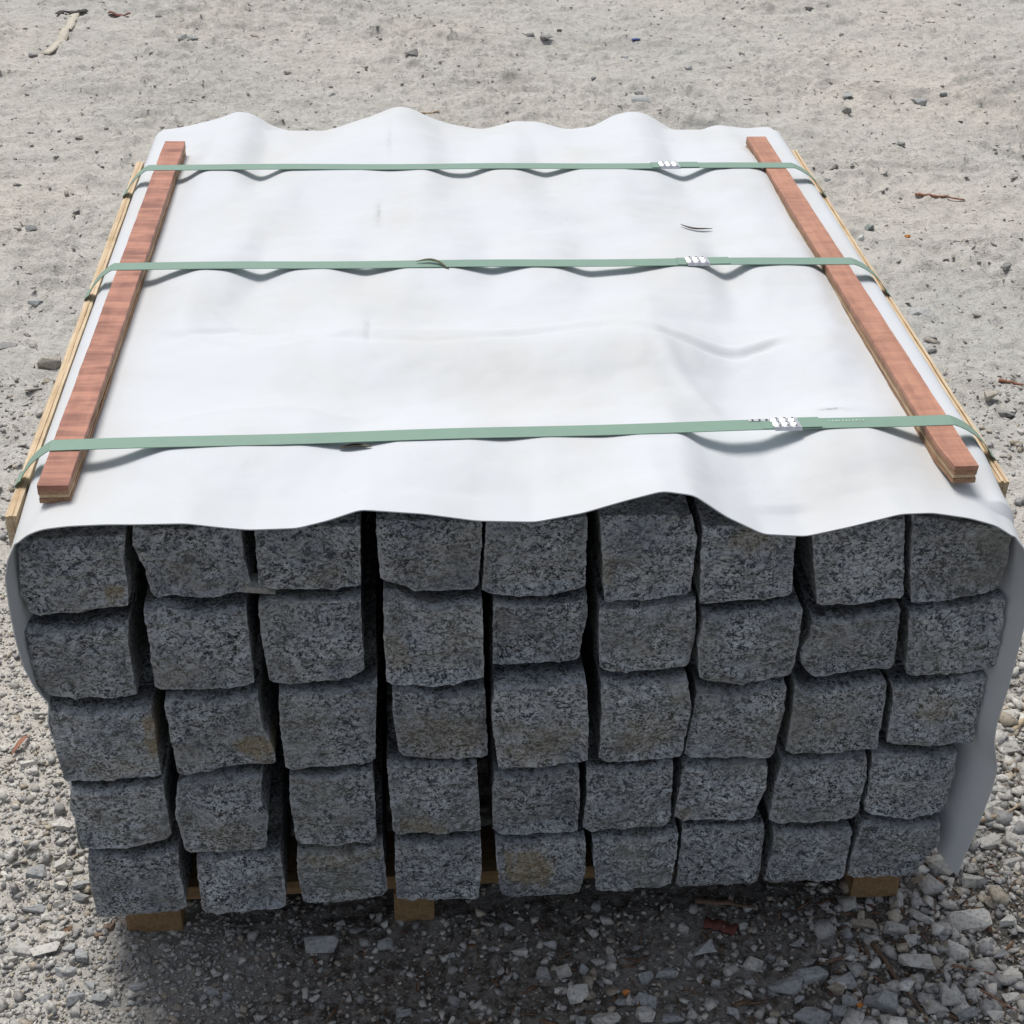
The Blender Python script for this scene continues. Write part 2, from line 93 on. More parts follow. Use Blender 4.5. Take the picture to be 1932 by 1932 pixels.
LINES = {'stick': [(1.3608, 2.667), (1.44, 2.6536), (1.4978, 2.6286)], 'palestrap': [(-1.3293, 4.4784), (-1.3164, 4.2851), (-1.3172, 4.1341), (-1.3501, 3.9775)], 'darkcloth': [(-1.4337, 4.3863), (-1.3857, 4.4425), (-1.3465, 4.4997), (-1.2922, 4.529), (-1.2346, 4.5009)], 'redstrip': [(-1.2099, 4.494), (-1.1676, 4.4873), (-1.1273, 4.4663)], 'thinwood': [(-0.1124, 3.3888), (-0.049, 3.3988), (0.0045, 3.414)], 'twigA': [(0.4882, -0.042), (0.4988, -0.0866), (0.5108, -0.1237), (0.525, -0.1671)], 'twigB': [(0.4065, -0.0708), (0.4357, -0.0661), (0.469, -0.0657)], 'twigC': [(0.7066, 0.172), (0.7363, 0.1801), (0.7628, 0.1904), (0.7935, 0.2104), (0.8207, 0.2229)], 'twigD': [(0.6586, 0.025), (0.6579, -0.0086), (0.6606, -0.0317)], 'twigE': [(0.6094, -0.129), (0.6305, -0.148), (0.6464, -0.1665)], 'twigF': [(0.5839, -0.0911), (0.618, -0.096), (0.6617, -0.1167)], 'stickU': [(0.2581, 0.0473), (0.3009, 0.0367), (0.3415, 0.0295)], 'twigG': [(0.8336, 0.3732), (0.8618, 0.3987), (0.8877, 0.4202)], 'twigH': [(0.2583, -0.0107), (0.2715, -0.037), (0.2849, -0.0597)], 'twigI': [(0.5059, 0.0465), (0.5056, 0.0261), (0.5094, 0.0108)], 'leafL': [(-0.7538, 0.3962), (-0.7409, 0.4166), (-0.7348, 0.4441)], 'barkL': [(-0.6216, 0.0482), (-0.6124, 0.0452), (-0.606, 0.0435)], 'redbit': [(0.2644, 0.0086), (0.2863, 0.0009), (0.3061, -0.0099)], 'orangeA': [(0.1413, -0.1009), (0.1449, -0.0966)], 'orangeB': [(0.4436, -0.1414), (0.449, -0.1397)], 'rstick': [(1.2198, 1.5464), (1.2712, 1.5273)], 'crack1': [(1.1256, 2.3051), (1.2023, 2.2687)]}


# ------------------------------------------------------------------ noise
_perm = np.random.default_rng(3).permutation(256); _perm = np.concatenate([_perm, _perm, _perm])
_grad = np.random.default_rng(4).normal(size=(256, 3)); _grad /= np.linalg.norm(_grad, axis=1)[:, None]
def perlin(x, y, z):
    x, y, z = np.broadcast_arrays(np.asarray(x, float), np.asarray(y, float), np.asarray(z, float))
    xi, yi, zi = np.floor(x).astype(int), np.floor(y).astype(int), np.floor(z).astype(int)
    xf, yf, zf = x-xi, y-yi, z-zi
    u, v, w = [t*t*t*(t*(t*6-15)+10) for t in (xf, yf, zf)]
    def g(a, b, c):
        h = _perm[_perm[_perm[(xi+a) & 255] + ((yi+b) & 255)] + ((zi+c) & 255)]
        G = _grad[h]
        return G[..., 0]*(xf-a) + G[..., 1]*(yf-b) + G[..., 2]*(zf-c)
    def l(a, b, t): return a + t*(b-a)
    return 1.6*l(l(l(g(0,0,0), g(1,0,0), u), l(g(0,1,0), g(1,1,0), u), v), l(l(g(0,0,1), g(1,0,1), u), l(g(0,1,1), g(1,1,1), u), v), w)
def fbm(x, y, z, o=3, gain=.5):
    s = 0; a = 1; k = 1
    for i in range(o):
        s = s + a*perlin(np.asarray(x)*k+17.3*i, np.asarray(y)*k-9.1*i, np.asarray(z)*k+4.7*i); a *= gain; k *= 2.03
    return s
def sstep(a, b, t):
    t = np.clip((np.asarray(t)-a)/(b-a), 0, 1); return t*t*(3-2*t)

# ------------------------------------------------------------------ object helpers
def tag(o, label=None, cat=None, group=None, kind=None):
    if label: o['label'] = label
    if cat: o['category'] = cat
    if group: o['group'] = group
    if kind: o['kind'] = kind
    return o
def mesh_np(name, verts, faces, smooth=False):
    me = bpy.data.meshes.new(name); me.from_pydata([tuple(v) for v in verts], [], [tuple(f) for f in faces]); me.update()
    if smooth: me.shade_smooth()
    return me
def mesh_grid_fast(name, V, quads, smooth=True):
    me = bpy.data.meshes.new(name)
    me.vertices.add(len(V)); me.vertices.foreach_set('co', np.ascontiguousarray(V, np.float32).ravel())
    k = quads.shape[1]
    me.loops.add(quads.size); me.loops.foreach_set('vertex_index', np.ascontiguousarray(quads, np.int32).ravel())
    me.polygons.add(len(quads)); me.polygons.foreach_set('loop_start', np.arange(0, quads.size, k, dtype=np.int32))
    me.update(calc_edges=True); me.validate()
    if smooth: me.shade_smooth()
    return me
def link(name, me, mat, parent=None, loc=None):
    o = bpy.data.objects.new(name, me); COL.objects.link(o)
    if mat and me is not None and not me.materials: me.materials.append(mat)
    if parent: o.parent = parent
    if loc is not None: o.location = loc
    return o
def empty(name, loc=(0, 0, 0), rz=0):
    o = bpy.data.objects.new(name, None); COL.objects.link(o); o.location = loc; o.rotation_euler.z = rz; o.empty_display_size = .05
    return o
def attr(me, name, data):
    a = me.attributes.new(name, 'FLOAT_COLOR', 'POINT') if np.ndim(data) == 2 else me.attributes.new(name, 'FLOAT', 'POINT')
    if np.ndim(data) == 2: a.data.foreach_set('color', np.ascontiguousarray(data, np.float32).ravel())
    else: a.data.foreach_set('value', np.ascontiguousarray(data, np.float32))

# ------------------------------------------------------------------ materials
class NT:
    def __init__(s, name):
        s.m = bpy.data.materials.new(name); s.m.use_nodes = True; s.t = s.m.node_tree; s.n = s.t.nodes
        s.b = s.n['Principled BSDF']; s.b.inputs['Roughness'].default_value = .8
        s.b.inputs['Specular IOR Level'].default_value = .3
    def new(s, t, **k):
        n = s.n.new(t)
        for a, v in k.items(): setattr(n, a, v)
        return n
    def set(s, sock, v):
        if hasattr(v, 'is_output'): s.t.links.new(v, sock)
        elif isinstance(v, (tuple, list)) and len(v) == 3 and sock.type == 'RGBA': sock.default_value = (*v, 1)
        else: sock.default_value = v
    def pos(s): return s.new('ShaderNodeNewGeometry').outputs['Position']
    def obj(s): return s.new('ShaderNodeTexCoord').outputs['Object']
    def map(s, v, scale=(1, 1, 1), rot=(0, 0, 0)):
        n = s.new('ShaderNodeMapping'); s.set(n.inputs['Vector'], v); n.inputs['Scale'].default_value = scale; n.inputs['Rotation'].default_value = rot
        return n.outputs[0]
    def noise(s, v, scale, detail=3, rough=.55, dist=0):
        n = s.new('ShaderNodeTexNoise'); s.set(n.inputs['Vector'], v); n.inputs['Scale'].default_value = scale
        n.inputs['Detail'].default_value = detail; n.inputs['Roughness'].default_value = rough; n.inputs['Distortion'].default_value = dist
        return n.outputs['Fac']
    def vor(s, v, scale, out='Color', feature='F1'):
        n = s.new('ShaderNodeTexVoronoi', feature=feature); s.set(n.inputs['Vector'], v); n.inputs['Scale'].default_value = scale
        return n.outputs[out]
    def ramp(s, f, stops, interp='LINEAR'):
        n = s.new('ShaderNodeValToRGB'); n.color_ramp.interpolation = interp; s.set(n.inputs[0], f)
        e = n.color_ramp.elements
        while len(e) < len(stops): e.new(.5)
        for q, (p, c) in zip(e, stops):
            q.position = p; q.color = (*c, 1) if isinstance(c, (tuple, list)) else (c, c, c, 1)
        return n.outputs[0]
    def mix(s, f, a, b, mode='MIX'):
        n = s.new('ShaderNodeMix', data_type='RGBA', blend_type=mode)
        s.set(n.inputs[0], f); s.set(n.inputs[6], a); s.set(n.inputs[7], b); return n.outputs[2]
    def math(s, op, a, b=0):
        n = s.new('ShaderNodeMath', operation=op); s.set(n.inputs[0], a); s.set(n.inputs[1], b); return n.outputs[0]
    def att(s, name, out='Fac'): return s.new('ShaderNodeAttribute', attribute_name=name).outputs[out]
    def bump(s, h, strength=.5, dist=.002, prev=None):
        n = s.new('ShaderNodeBump'); s.set(n.inputs['Height'], h); n.inputs['Strength'].default_value = strength; n.inputs['Distance'].default_value = dist
        if prev: s.set(n.inputs['Normal'], prev)
        return n.outputs[0]
    def out(s, color=None, rough=None, normal=None):
        if color is not None: s.set(s.b.inputs['Base Color'], color)
        if rough is not None: s.set(s.b.inputs['Roughness'], rough)
        if normal is not None: s.set(s.b.inputs['Normal'], normal)
        return s.m

def mat_granite():
    t = NT('granite'); p = t.pos()
    w = t.map(p, (1, 1, 1.35))
    n1 = t.noise(w, 225, 4, .68, 1.0)
    n2 = t.noise(t.map(p, (1, 1, 1.2), (.4, .3, .2)), 300, 2, .5, .3)
    v = t.new('ShaderNodeTexVoronoi'); t.set(v.inputs['Vector'], p); v.inputs['Scale'].default_value = 270
    cell = t.new('ShaderNodeSeparateColor'); t.set(cell.inputs[0], v.outputs['Color'])
    grey = t.ramp(cell.outputs[0], [(0, (.34, .345, .35)), (.5, (.50, .505, .51)), (1, (.66, .665, .66))])
    dark = t.ramp(n1, [(.445, 0), (.495, 1)])
    c = t.mix(dark, (.014, .015, .017), grey)
    n3 = t.noise(t.map(p, (1, 1, 1.3), (.2, .7, .1)), 105, 4, .7, 1.0); c = t.mix(t.ramp(n3, [(.41, .9), (.47, 0)]), c, (.022, .024, .027)); c = t.mix(t.ramp(n3, [(.56, 0), (.64, .55)]), c, (.68, .685, .68))
    light = t.ramp(n2, [(.56, 0), (.68, 1)])
    c = t.mix(t.math('MULTIPLY', light, .55), c, (.52, .52, .50))
    big = t.noise(p, 14, 3, .6)
    c = t.mix(1.0, c, t.ramp(t.new('ShaderNodeObjectInfo').outputs['Random'], [(0, (.78, .80, .82)), (1, (1.0, 1.03, 1.06))]), 'MULTIPLY')
    c = t.mix(t.ramp(big, [(.32, .55), (.6, 0)]), c, (.13, .14, .155))
    pt = t.noise(t.map(p, (1, 1, 1), (.5, .2, .9)), 32, 4, .6); c = t.mix(t.ramp(pt, [(.55, 0), (.7, .4)]), c, (.50, .51, .52))
    warm = t.noise(t.map(p, (1, 1, 1), (0, 0, 1)), 9, 3, .6)
    c = t.mix(t.ramp(warm, [(.50, 0), (.72, .5)]), c, (.22, .21, .165))
    c = t.mix(t.math('MULTIPLY', t.att('rim_highlight'), .55), c, (.56, .57, .58))  # edge highlights put into the colour, along with paler chipped rims
    st = t.math('MULTIPLY', t.att('stain'), t.ramp(t.noise(p, 70, 4, .6), [(.25, .35), (.6, 1)]))
    c = t.mix(t.math('MINIMUM', st, .82), c, t.mix(t.ramp(n1, [(.4, 0), (.6, 1)]), (.15, .115, .065), (.36, .30, .19)))
    b = t.bump(n1, .35, .0008); b = t.bump(t.noise(p, 60, 4, .65), .35, .003, b)
    return t.out(c, t.ramp(n2, [(.4, .75), (.7, .5)]), b)
def mat_sheet():
    t = NT('white_sheet'); p = t.pos()
    d = t.noise(t.map(p, (1, 1, .2)), 5, 4, .6)
    c = t.mix(t.ramp(d, [(.44, 0), (.70, .36)]), (.715, .738, .762), (.63, .606, .545))
    c = t.mix(t.math('MULTIPLY', t.att('dirt'), t.ramp(t.noise(p, 160, 3, .6), [(.35, .2), (.6, 1)])), c, (.26, .25, .23))
    sp = t.noise(p, 330, 2, .5); c = t.mix(t.ramp(sp, [(.76, 0), (.8, .35)]), c, (.35, .34, .32))
    b = t.bump(t.noise(p, 700, 2, .5), .12, .0004); b = t.bump(t.noise(p, 22, 3, .5), .15, .004, b)
    r1 = t.math('ABSOLUTE', t.math('SUBTRACT', t.noise(t.map(p, (1, 1.8, 1)), 7, 3, .55, .5), .5)); b = t.bump(t.ramp(r1, [(0, 0), (.02, 1)]), .07, .0012, b)
    t.b.inputs['Specular IOR Level'].default_value = .22
    m_ = t.out(c, .5, b)                                   # thin foam lets a little light through
    tr = t.new('ShaderNodeBsdfTranslucent'); t.set(tr.inputs['Color'], c); t.set(tr.inputs['Normal'], b)
    mx = t.new('ShaderNodeMixShader'); mx.inputs[0].default_value = .16; t.t.links.new(t.b.outputs[0], mx.inputs[1]); t.t.links.new(tr.outputs[0], mx.inputs[2])
    t.t.links.new(mx.outputs[0], t.n['Material Output'].inputs['Surface'])
    return m_
def mat_ground():
    t = NT('dusty_ground'); p = t.pos()
    big = t.noise(p, .9, 4, .6); mid = t.noise(p, 9, 5, .65); fine = t.noise(p, 70, 4, .7); grit = t.noise(p, 260, 3, .7)
    c = t.mix(t.ramp(big, [(.35, 0), (.65, 1)]), (.50, .487, .455), (.575, .535, .475))
    c = t.mix(t.ramp(mid, [(.3, .4), (.55, 0)]), c, (.35, .325, .285))
    c = t.mix(t.ramp(fine, [(.34, .6), (.48, 0)]), c, (.28, .265, .24))
    c = t.mix(t.ramp(grit, [(.56, 0), (.7, .55)]), c, (.62, .60, .57))
    c = t.mix(t.ramp(grit, [(.3, .7), (.42, 0)]), c, (.16, .15, .14))
    c = t.mix(t.math('MULTIPLY', t.att('earth'), t.ramp(fine, [(.3, .4), (.6, 1)])), c, (.045, .035, .026))  # dark earth, its colour also carrying the shade before the stack
    ter = t.noise(t.map(p, (1, 2.1, 1), (0, 0, .28)), 13, 5, .62, .7)
    b = t.bump(t.ramp(ter, [(.36, 0), (.38, .25), (.45, .27), (.465, .52), (.53, .54), (.545, .78), (.61, .8), (.625, 1)]), .75, .008)
    b = t.bump(fine, .75, .005, b); b = t.bump(grit, 1.0, .003, b)
    return t.out(c, .95, b)
def mat_rock(name, src):
    t = NT(name); p = t.pos()
    if src == 'attr': base = t.att('tint', 'Color')
    else: base = t.new('ShaderNodeObjectInfo').outputs['Color']
    n = t.noise(p, 190, 3, .65); n2 = t.noise(p, 40, 3, .6)
    c = t.mix(t.ramp(n, [(.36, .6), (.5, 0)]), base, t.mix(.75, base, (.05, .05, .055)))
    c = t.mix(t.ramp(n, [(.58, 0), (.7, .4)]), c, (.55, .54, .52))
    c = t.mix(t.ramp(n2, [(.5, 0), (.7, .35)]), c, (.40, .36, .30))
    b = t.bump(n, .5, .0015); b = t.bump(n2, .4, .004, b)
    return t.out(c, .85, b)
def mat_wood(name, base, dark, band=0, grain=60, rough=.7, axis=1, spread=1.0, bandsc=62):
    t = NT(name); p = t.obj()
    sc = [grain, grain, grain]; sc[axis] = grain*.035
    g = t.noise(t.map(p, sc), 3, 4, .6, .2)
    c = t.mix(t.ramp(g, [(.3, spread), (.62, 0)]), base, dark)
    if band:
        q = t.noise(t.map(p, (5, bandsc, 5)), 1, 3, .75, .15)
        c = t.mix(t.ramp(q, [(.42, band), (.58, 0)]), c, tuple(k*.55 for k in dark))
        q2 = t.noise(t.map(p, (30, 7, 20)), 1, 3, .6)
        c = t.mix(t.ramp(q2, [(.45, 0), (.7, .45)]), c, tuple(min(1, k*1.35) for k in base))
    t2 = t.noise(p, 45, 3, .7); c = t.mix(t.ramp(t2, [(.3, .35), (.5, 0)]), c, tuple(k*.6 for k in dark))
    return t.out(c, rough, t.bump(g, .3, .001))
def mat_strap():
    t = NT('green_strap'); p = t.pos()
    n = t.noise(p, 40, 3, .6)
    c = t.mix(t.ramp(n, [(.35, .25), (.65, 0)]), (.205, .315, .245), (.165, .265, .205))
    wv = t.new('ShaderNodeTexWave', wave_type='BANDS', bands_direction='X'); t.set(wv.inputs['Vector'], p); wv.inputs['Scale'].default_value = 140
    t.b.inputs['Specular IOR Level'].default_value = .4
    return t.out(c, .4, t.bump(wv.outputs['Fac'], .10, .0004))
def mat_simple(name, col, rough=.6, metal=0, var=0):
    t = NT(name); c = col
    if var: c = t.mix(t.ramp(t.noise(t.pos(), 120, 3, .6), [(.35, var), (.6, 0)]), col, tuple(k*.45 for k in col))
    t.b.inputs['Metallic'].default_value = metal
    return t.out(c, rough)
M = dict(granite=mat_granite(), sheet=mat_sheet(), ground=mat_ground(), rock=mat_rock('loose_stone', 'obj'), gravel=mat_rock('gravel', 'attr'),
    redL=mat_wood('red_plywood_banded', (.46, .215, .145), (.31, .125, .09), band=.7, rough=.5, grain=18, spread=.45, axis=0, bandsc=38),
    redR=mat_wood('red_plywood', (.47, .235, .155), (.33, .145, .10), band=.3, rough=.5, grain=40, spread=.6),
    plyA=mat_wood('plywood_ply_light', (.62, .47, .30), (.42, .28, .15), grain=90), plyB=mat_wood('plywood_ply_brown', (.40, .24, .14), (.22, .12, .07), grain=90),
    plyC=mat_wood('plywood_ply_cream', (.66, .53, .36), (.46, .33, .20), grain=90),
    pallet=mat_wood('pallet_wood', (.30, .195, .10), (.19, .11, .05), grain=50),
    strap=mat_strap(), metal=mat_simple('seal_metal', (.80, .80, .80), .32, .75, .2), ink=mat_simple('dark_dimple', (.03, .03, .035), .6),
    pale=mat_simple('pale_print', (.62, .74, .66), .5), leaf=mat_simple('dry_leaf', (.11, .095, .07), .7, 0, .6), leafg=mat_simple('dry_green_leaf', (.12, .125, .075), .7, 0, .6),
    twig=mat_wood('twig', (.20, .13, .085), (.09, .06, .04), grain=80), twigr=mat_wood('twig_red', (.33, .16, .10), (.2, .09, .06), grain=80), twigp=mat_wood('twig_pale', (.50, .40, .27), (.3, .22, .14), grain=80),
    litter=mat_simple('bark_litter', (.20, .12, .075), .9, 0, .6), webbing=mat_simple('pale_webbing', (.56, .51, .42), .8, 0, .4), cloth=mat_simple('dark_cloth', (.06, .055, .05), .9), redcloth=mat_simple('red_strip', (.16, .055, .045), .8, 0, .4),
    orange=mat_simple('orange_bit', (.60, .22, .05), .7, 0, .4), blue=mat_simple('blue_bit', (.05, .08, .25), .5))

# ------------------------------------------------------------------ ground
def ground_h(x, y):
    x = np.asarray(x, float); y = np.asarray(y, float)
    near = sstep(-1.5, .2, -np.abs(y-.5)) * sstep(-1.6, -.7, -np.abs(x))        # levelled round the stack
    far = sstep(.9, 2.2, y)
    xr = x*.96 - y*.28; yr = x*.28 + y*.96
    z = (1-.85*near)*(.030*fbm(x*.55, y*.7, 1.3, 2) + .022*far*fbm(xr*.5, yr*2.2, 5.1, 3))
    z = z + far*.016*np.abs(fbm(xr*1.6, yr*5.5, 2.2, 2)) 
    r = sstep(.4, -.2, y) * sstep(.30, .75, x)                                   # rougher rubble, front right
    z = z + (.006+.006*r)*fbm(x*9, y*9, 7.7, 2)
    c1 = fbm(x*19, y*26, .4, 3); c2 = fbm(x*47, y*60, 3.4, 2)
    fl = fbm(xr*9, yr*17, 4.4, 3); fl2 = fbm(xr*24+3, yr*40, 6.4, 2); mask = sstep(-.25, .35, fbm(x*1.7, y*2.2, 8.8, 2))
    z = z + (.25+.75*mask)*(.4+.6*far)*(.0065*sstep(.12, .16, fl) + .0065*sstep(.12, .16, fl2) + .006*sstep(.45, .49, fl) + .004*sstep(-.2, -.16, fl))
    z = z + .012*np.maximum(0, c1-.12)*(.7+.5*far) + .0045*np.maximum(0, c2)*(.6+.6*far) + .0022*c2
    hole = np.exp(-((x-1.95)**2/.10+(y-3.1)**2/.045)); z = z - .07*hole
    return z - .004
def build_ground():
    def axis(lo, hi, step_fn, ends):
        a = [lo]
        while a[-1] < hi: a.append(a[-1]+step_fn(a[-1]))
        l = [lo-e for e in ends][::-1]; r = [a[-1]+e for e in ends]
        return np.array(l+a+r)
    ends = [.03, .07, .15, .3, .6, 1.2, 2.5, 5, 10, 20, 40, 80, 160]
    xs = axis(-2.0, 2.75, lambda v: .0075 if -1.0 < v < 1.25 else .011, ends)
    ys = axis(-.40, 5.1, lambda v: .0062 if v < .05 else min(.0125, .0068+max(0, v-.3)*.0035), ends)
    X, Y = np.meshgrid(xs, ys, indexing='ij'); Z = ground_h(X, Y)
    fade = sstep(9, 3.6, np.hypot(X-.3, Y-2)); Z = Z*fade
    V = np.stack([X, Y, Z], -1).reshape(-1, 3); nx, ny = len(xs), len(ys)
    i, j = np.meshgrid(np.arange(nx-1), np.arange(ny-1), indexing='ij'); a = (i*ny+j).ravel()
    me = mesh_grid_fast('ground', V, np.stack([a, a+ny, a+ny+1, a+1], 1))
    x, y = V[:, 0], V[:, 1]
    e = sstep(.25, .05, y)*sstep(-.66, -.3, x)*np.clip(1.05+.5*fbm(x*7, y*7, 2, 3), 0, 1)  # dark earth before the stack, deepened to paint in the shade there
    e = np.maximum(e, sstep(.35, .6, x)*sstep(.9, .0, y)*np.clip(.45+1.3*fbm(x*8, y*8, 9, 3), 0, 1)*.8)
    e = np.maximum(e, sstep(-.14, -.45, y)*.8)  # unseen ground towards the camera, darkened to cut bounce light on the posts
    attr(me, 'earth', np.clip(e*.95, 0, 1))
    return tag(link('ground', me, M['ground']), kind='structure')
build_ground()

# ------------------------------------------------------------------ granite posts
NF = 46
def resample(pts, n, f=None):
    pts = np.array(pts, float); d = np.r_[0, np.cumsum(np.linalg.norm(np.diff(pts, axis=0), axis=1))]
    t = np.linspace(0, d[-1], n) if f is None else f*d[-1]; return np.stack([np.interp(t, d, pts[:, k]) for k in range(pts.shape[1])], -1)
def smooth1(a, n=2):
    for _ in range(n):
        b = a.copy(); b[1:-1] = .25*a[:-2]+.5*a[1:-1]+.25*a[2:]; a = b
    return a
STAINS = {(0,0):[(.88,.2,.10,.16,.8)], (2,1):[(.82,.22,.2,.2,1.0)], (2,0):[(.97,.55,.08,.42,.95),(.55,.1,.3,.12,.35)], (4,4):[(.35,.5,.3,.32,.95)], (2,3):[(.5,.3,.5,.35,.35)], (2,4):[(.5,.25,.5,.3,.35)],
          (3,3):[(.4,.1,.3,.15,.5)], (1,3):[(.1,.35,.15,.3,.35)], (0,5):[(.06,.35,.08,.25,.5)], (2,5):[(.6,.3,.35,.25,.35)], (2,8):[(.45,.55,.3,.2,.4)], (0,6):[(.55,.85,.35,.2,.45)], (4,2):[(.5,.8,.6,.2,.4)], (3,1):[(.6,.2,.4,.25,.25)], (0,2):[(.7,.1,.25,.12,.4)],(3,6):[(.1,.1,.12,.15,.5)]}
WORD = ['first', 'second', 'third', 'fourth', 'fifth', 'sixth', 'seventh', 'eighth', 'ninth']
ROWN = ['top row', 'second row from the top', 'middle row', 'second row from the bottom', 'bottom row']
SPECIAL = {(0,0):'granite post with a small brown patch, leftmost in the top row', (2,1):'granite post with an ochre stain at its lower right corner, middle row', (2,0):'granite post with a rusty right edge, leftmost in the middle row',
  (4,4):'granite post with a large brown patch, fifth from the left in the bottom row', (0,5):'granite post under the highest lift of the sheet, top row', (0,8):'granite post at the right end of the top row, under the sheet corner',
  (4,8):'granite post with a broken lower corner, right end of the bottom row', (2,4):'granite post standing forward with a deep shaded top, fifth in the middle row', (4,0):'granite post at the left end of the bottom row, above the pallet end'}
def build_post(r, k, yo, L, lift):
    TL, TR, R, BR, B, BL, Lf, T_ = L
    s = r*9+k; n = NF
    top = resample([TL]+T_+[TR], n); bot = resample([BL]+B[::-1]+[BR], n)
    vf = np.r_[np.linspace(0, .84, n-12, endpoint=False), np.linspace(.84, 1, 12)]
    lef = resample([BL]+Lf+[TL], n, vf); rig = resample([BR]+R[::-1]+[TR], n, vf)
    for q, ax, sd in ((bot, 1, 1), (lef, 0, 2), (rig, 0, 3), (top, 1, 4)):
        q[:] = smooth1(q, 1); t = np.linspace(0, 1, n); w = np.minimum(1, np.minimum(t, 1-t)*12)
        q[:, ax] += w*(.0008*perlin(t*6, s*3.1, sd*5.7) + .0008*perlin(t*17, s*2.3, sd*1.7) + .0009*perlin(t*36, s*1.3, sd*2.9))
    top[0] = lef[-1]; top[-1] = rig[-1]; bot[0] = lef[0]; bot[-1] = rig[0]
    u = np.linspace(0, 1, n)[:, None, None]; v = vf[None, :, None]
    P = (1-v)*bot[:, None]+v*top[:, None]+(1-u)*lef[None]+u*rig[None]-((1-u)*(1-v)*lef[0]+u*(1-v)*rig[0]+(1-u)*v*lef[-1]+u*v*rig[-1])
    x, z = P[..., 0], P[..., 1].copy(); U = u[..., 0]+0*v[..., 0]; V = v[..., 0]+0*u[..., 0]
    rr = np.random.default_rng(100+s)
    ct = (.016 if r else .006)+rr.uniform(-.004, .006)*(1 if r else .3); tw = rr.uniform(.08, .135)
    cl, cr_, cb = rr.uniform(.001, .009), rr.uniform(.001, .009), rr.uniform(.0005, .002)
    if r:
        q_ = np.clip(1-(1-V)/tw, 0, 1); hl = np.clip((q_-.30)/.5, 0, 1); z = z - .3*tw*(TL[1]-BL[1])*q_ - .014*hl; lift = lift+.3*tw*(TL[1]-BL[1])+.014      # the worn top edge forms a ledge under the post above
    e = lambda d, w: np.clip(1-d/w, 0, 1)**1.3
    jit = .03*perlin(x*60, s*1.7, z*60)
    y = yo + (ct*np.clip((1-(1-V+jit*.35)/tw)/.45, 0, 1)**.8 + .042*hl if r else ct*np.clip(1-(1-V)/tw, 0, 1)) + cl*e(U+jit*.6, .07) + cr_*e(1-U+jit*.6, .07) + cb*e(V, .045)
    # split-face relief: tilted facets, ledges, grain
    fac = np.full_like(x, 1e9)
    cx, cz = x.mean(), z.mean()
    for f in range(5):
        a, b = rr.normal(0, .12), rr.normal(0, .12); fac = np.minimum(fac, a*(x-cx)+b*(z-cz)+rr.uniform(.000, .006))
    y = y - .8*fac*np.clip(np.minimum(np.minimum(U, 1-U), np.minimum(V, 1-V))*9, 0, 1)
    inn = .35+.65*np.clip(np.minimum(np.minimum(U, 1-U), V)*8, 0, 1)
    y = y + inn*(.0042*fbm(x*18, s*7.7, z*20, 2) + .0026*fbm(x*50, s*3.3, z*75, 2, .6)) + .0010*fbm(x*170, s, z*210, 2, .7)
    ridge = 1-np.abs(fbm(x*13+3*s, s*.9, z*17, 2)); y = y - .0035*np.clip(ridge-.8, 0, 1)*5
    # local origin: bottom centre of the front end
    ox, oz = float(x.mean()), float(bot[:, 1].min())
    Vt = [np.stack([x-ox, y, z-oz], -1).reshape(-1, 3)]
    idx = np.arange(n*n).reshape(n, n)
    a = idx[:-1, :-1].ravel(); quads = [np.stack([a, a+n, a+n+1, a+1], 1)]
    ring = np.r_[idx[:, 0], idx[-1, 1:], idx[-2::-1, -1], idx[0, -2:0:-1]]
    base = Vt[0][ring]; m_ = len(ring); prev = ring; c = base[:, [0, 2]].mean(0); off = n*n
    rad = base[:, [0, 2]]-c
    for j, yy in enumerate([.012, .03, .07, .11, .20, .45, .8, 1.255]):
        th = np.arctan2(rad[:, 1], rad[:, 0])
        k_ = 1.0 - (.004 if j else .0) + .022*perlin(np.cos(th)*2.2+s, np.sin(th)*2.2, yy*16) - .008 + (.010*perlin(np.cos(th)*7, np.sin(th)*7+s, yy*30) if j < 5 else 0)
        k_ = np.minimum(k_, 1.004)
        if r == 0: k_ = np.where(rad[:, 1] > .03, np.minimum(k_, 1.0), k_)
        q = np.empty((m_, 3)); q[:, [0, 2]] = c+rad*k_[:, None]; q[:, 1] = np.maximum(base[:, 1]+.004+.001*j, yo+yy) if j < 3 else yo+yy
        upf = sstep(.6, .95, rad[:, 1]/rad[:, 1].max()); q[:, 2] += upf*lift*float(sstep(.06, .12, yy))*.97
        if r == 4: q[:, 2] = np.maximum(q[:, 2], .0797+.0205*(q[:, 0]+ox)-oz)
        Vt.append(q); cur = off+np.arange(m_); off += m_
        quads.append(np.stack([prev, np.roll(prev, -1), np.roll(cur, -1), cur], 1)); prev = cur
    V3 = np.concatenate(Vt); Q = np.concatenate(quads)
    bc = np.array([[c[0], yo+1.255, c[1]]]); bi = len(V3); V3 = np.concatenate([V3, bc])
    me = bpy.data.meshes.new('granite_post'); 
    half = list(zip(prev, np.roll(prev, -1), [bi]*m_))
    me.from_pydata(V3.tolist(), [], Q.tolist()+[tuple(int(w) for w in f) for f in half]); me.update(); me.shade_smooth(); me.set_sharp_from_angle(angle=math.radians(32))
    ev = np.empty(len(me.edges)*2, np.int32); me.edges.foreach_get('vertices', ev); ev = ev.reshape(-1, 2); isr = np.zeros(len(V3), bool); isr[ring] = True
    sh = np.zeros(len(ev), bool); me.edges.foreach_get('use_edge_sharp', sh); me.edges.foreach_set('use_edge_sharp', sh | (isr[ev[:, 0]] & isr[ev[:, 1]]))
    st = np.zeros(len(V3)); su, sv = U.ravel(), V.ravel()
    w1 = .09*fbm(su*4.5, s, sv*4.5, 4, .7)
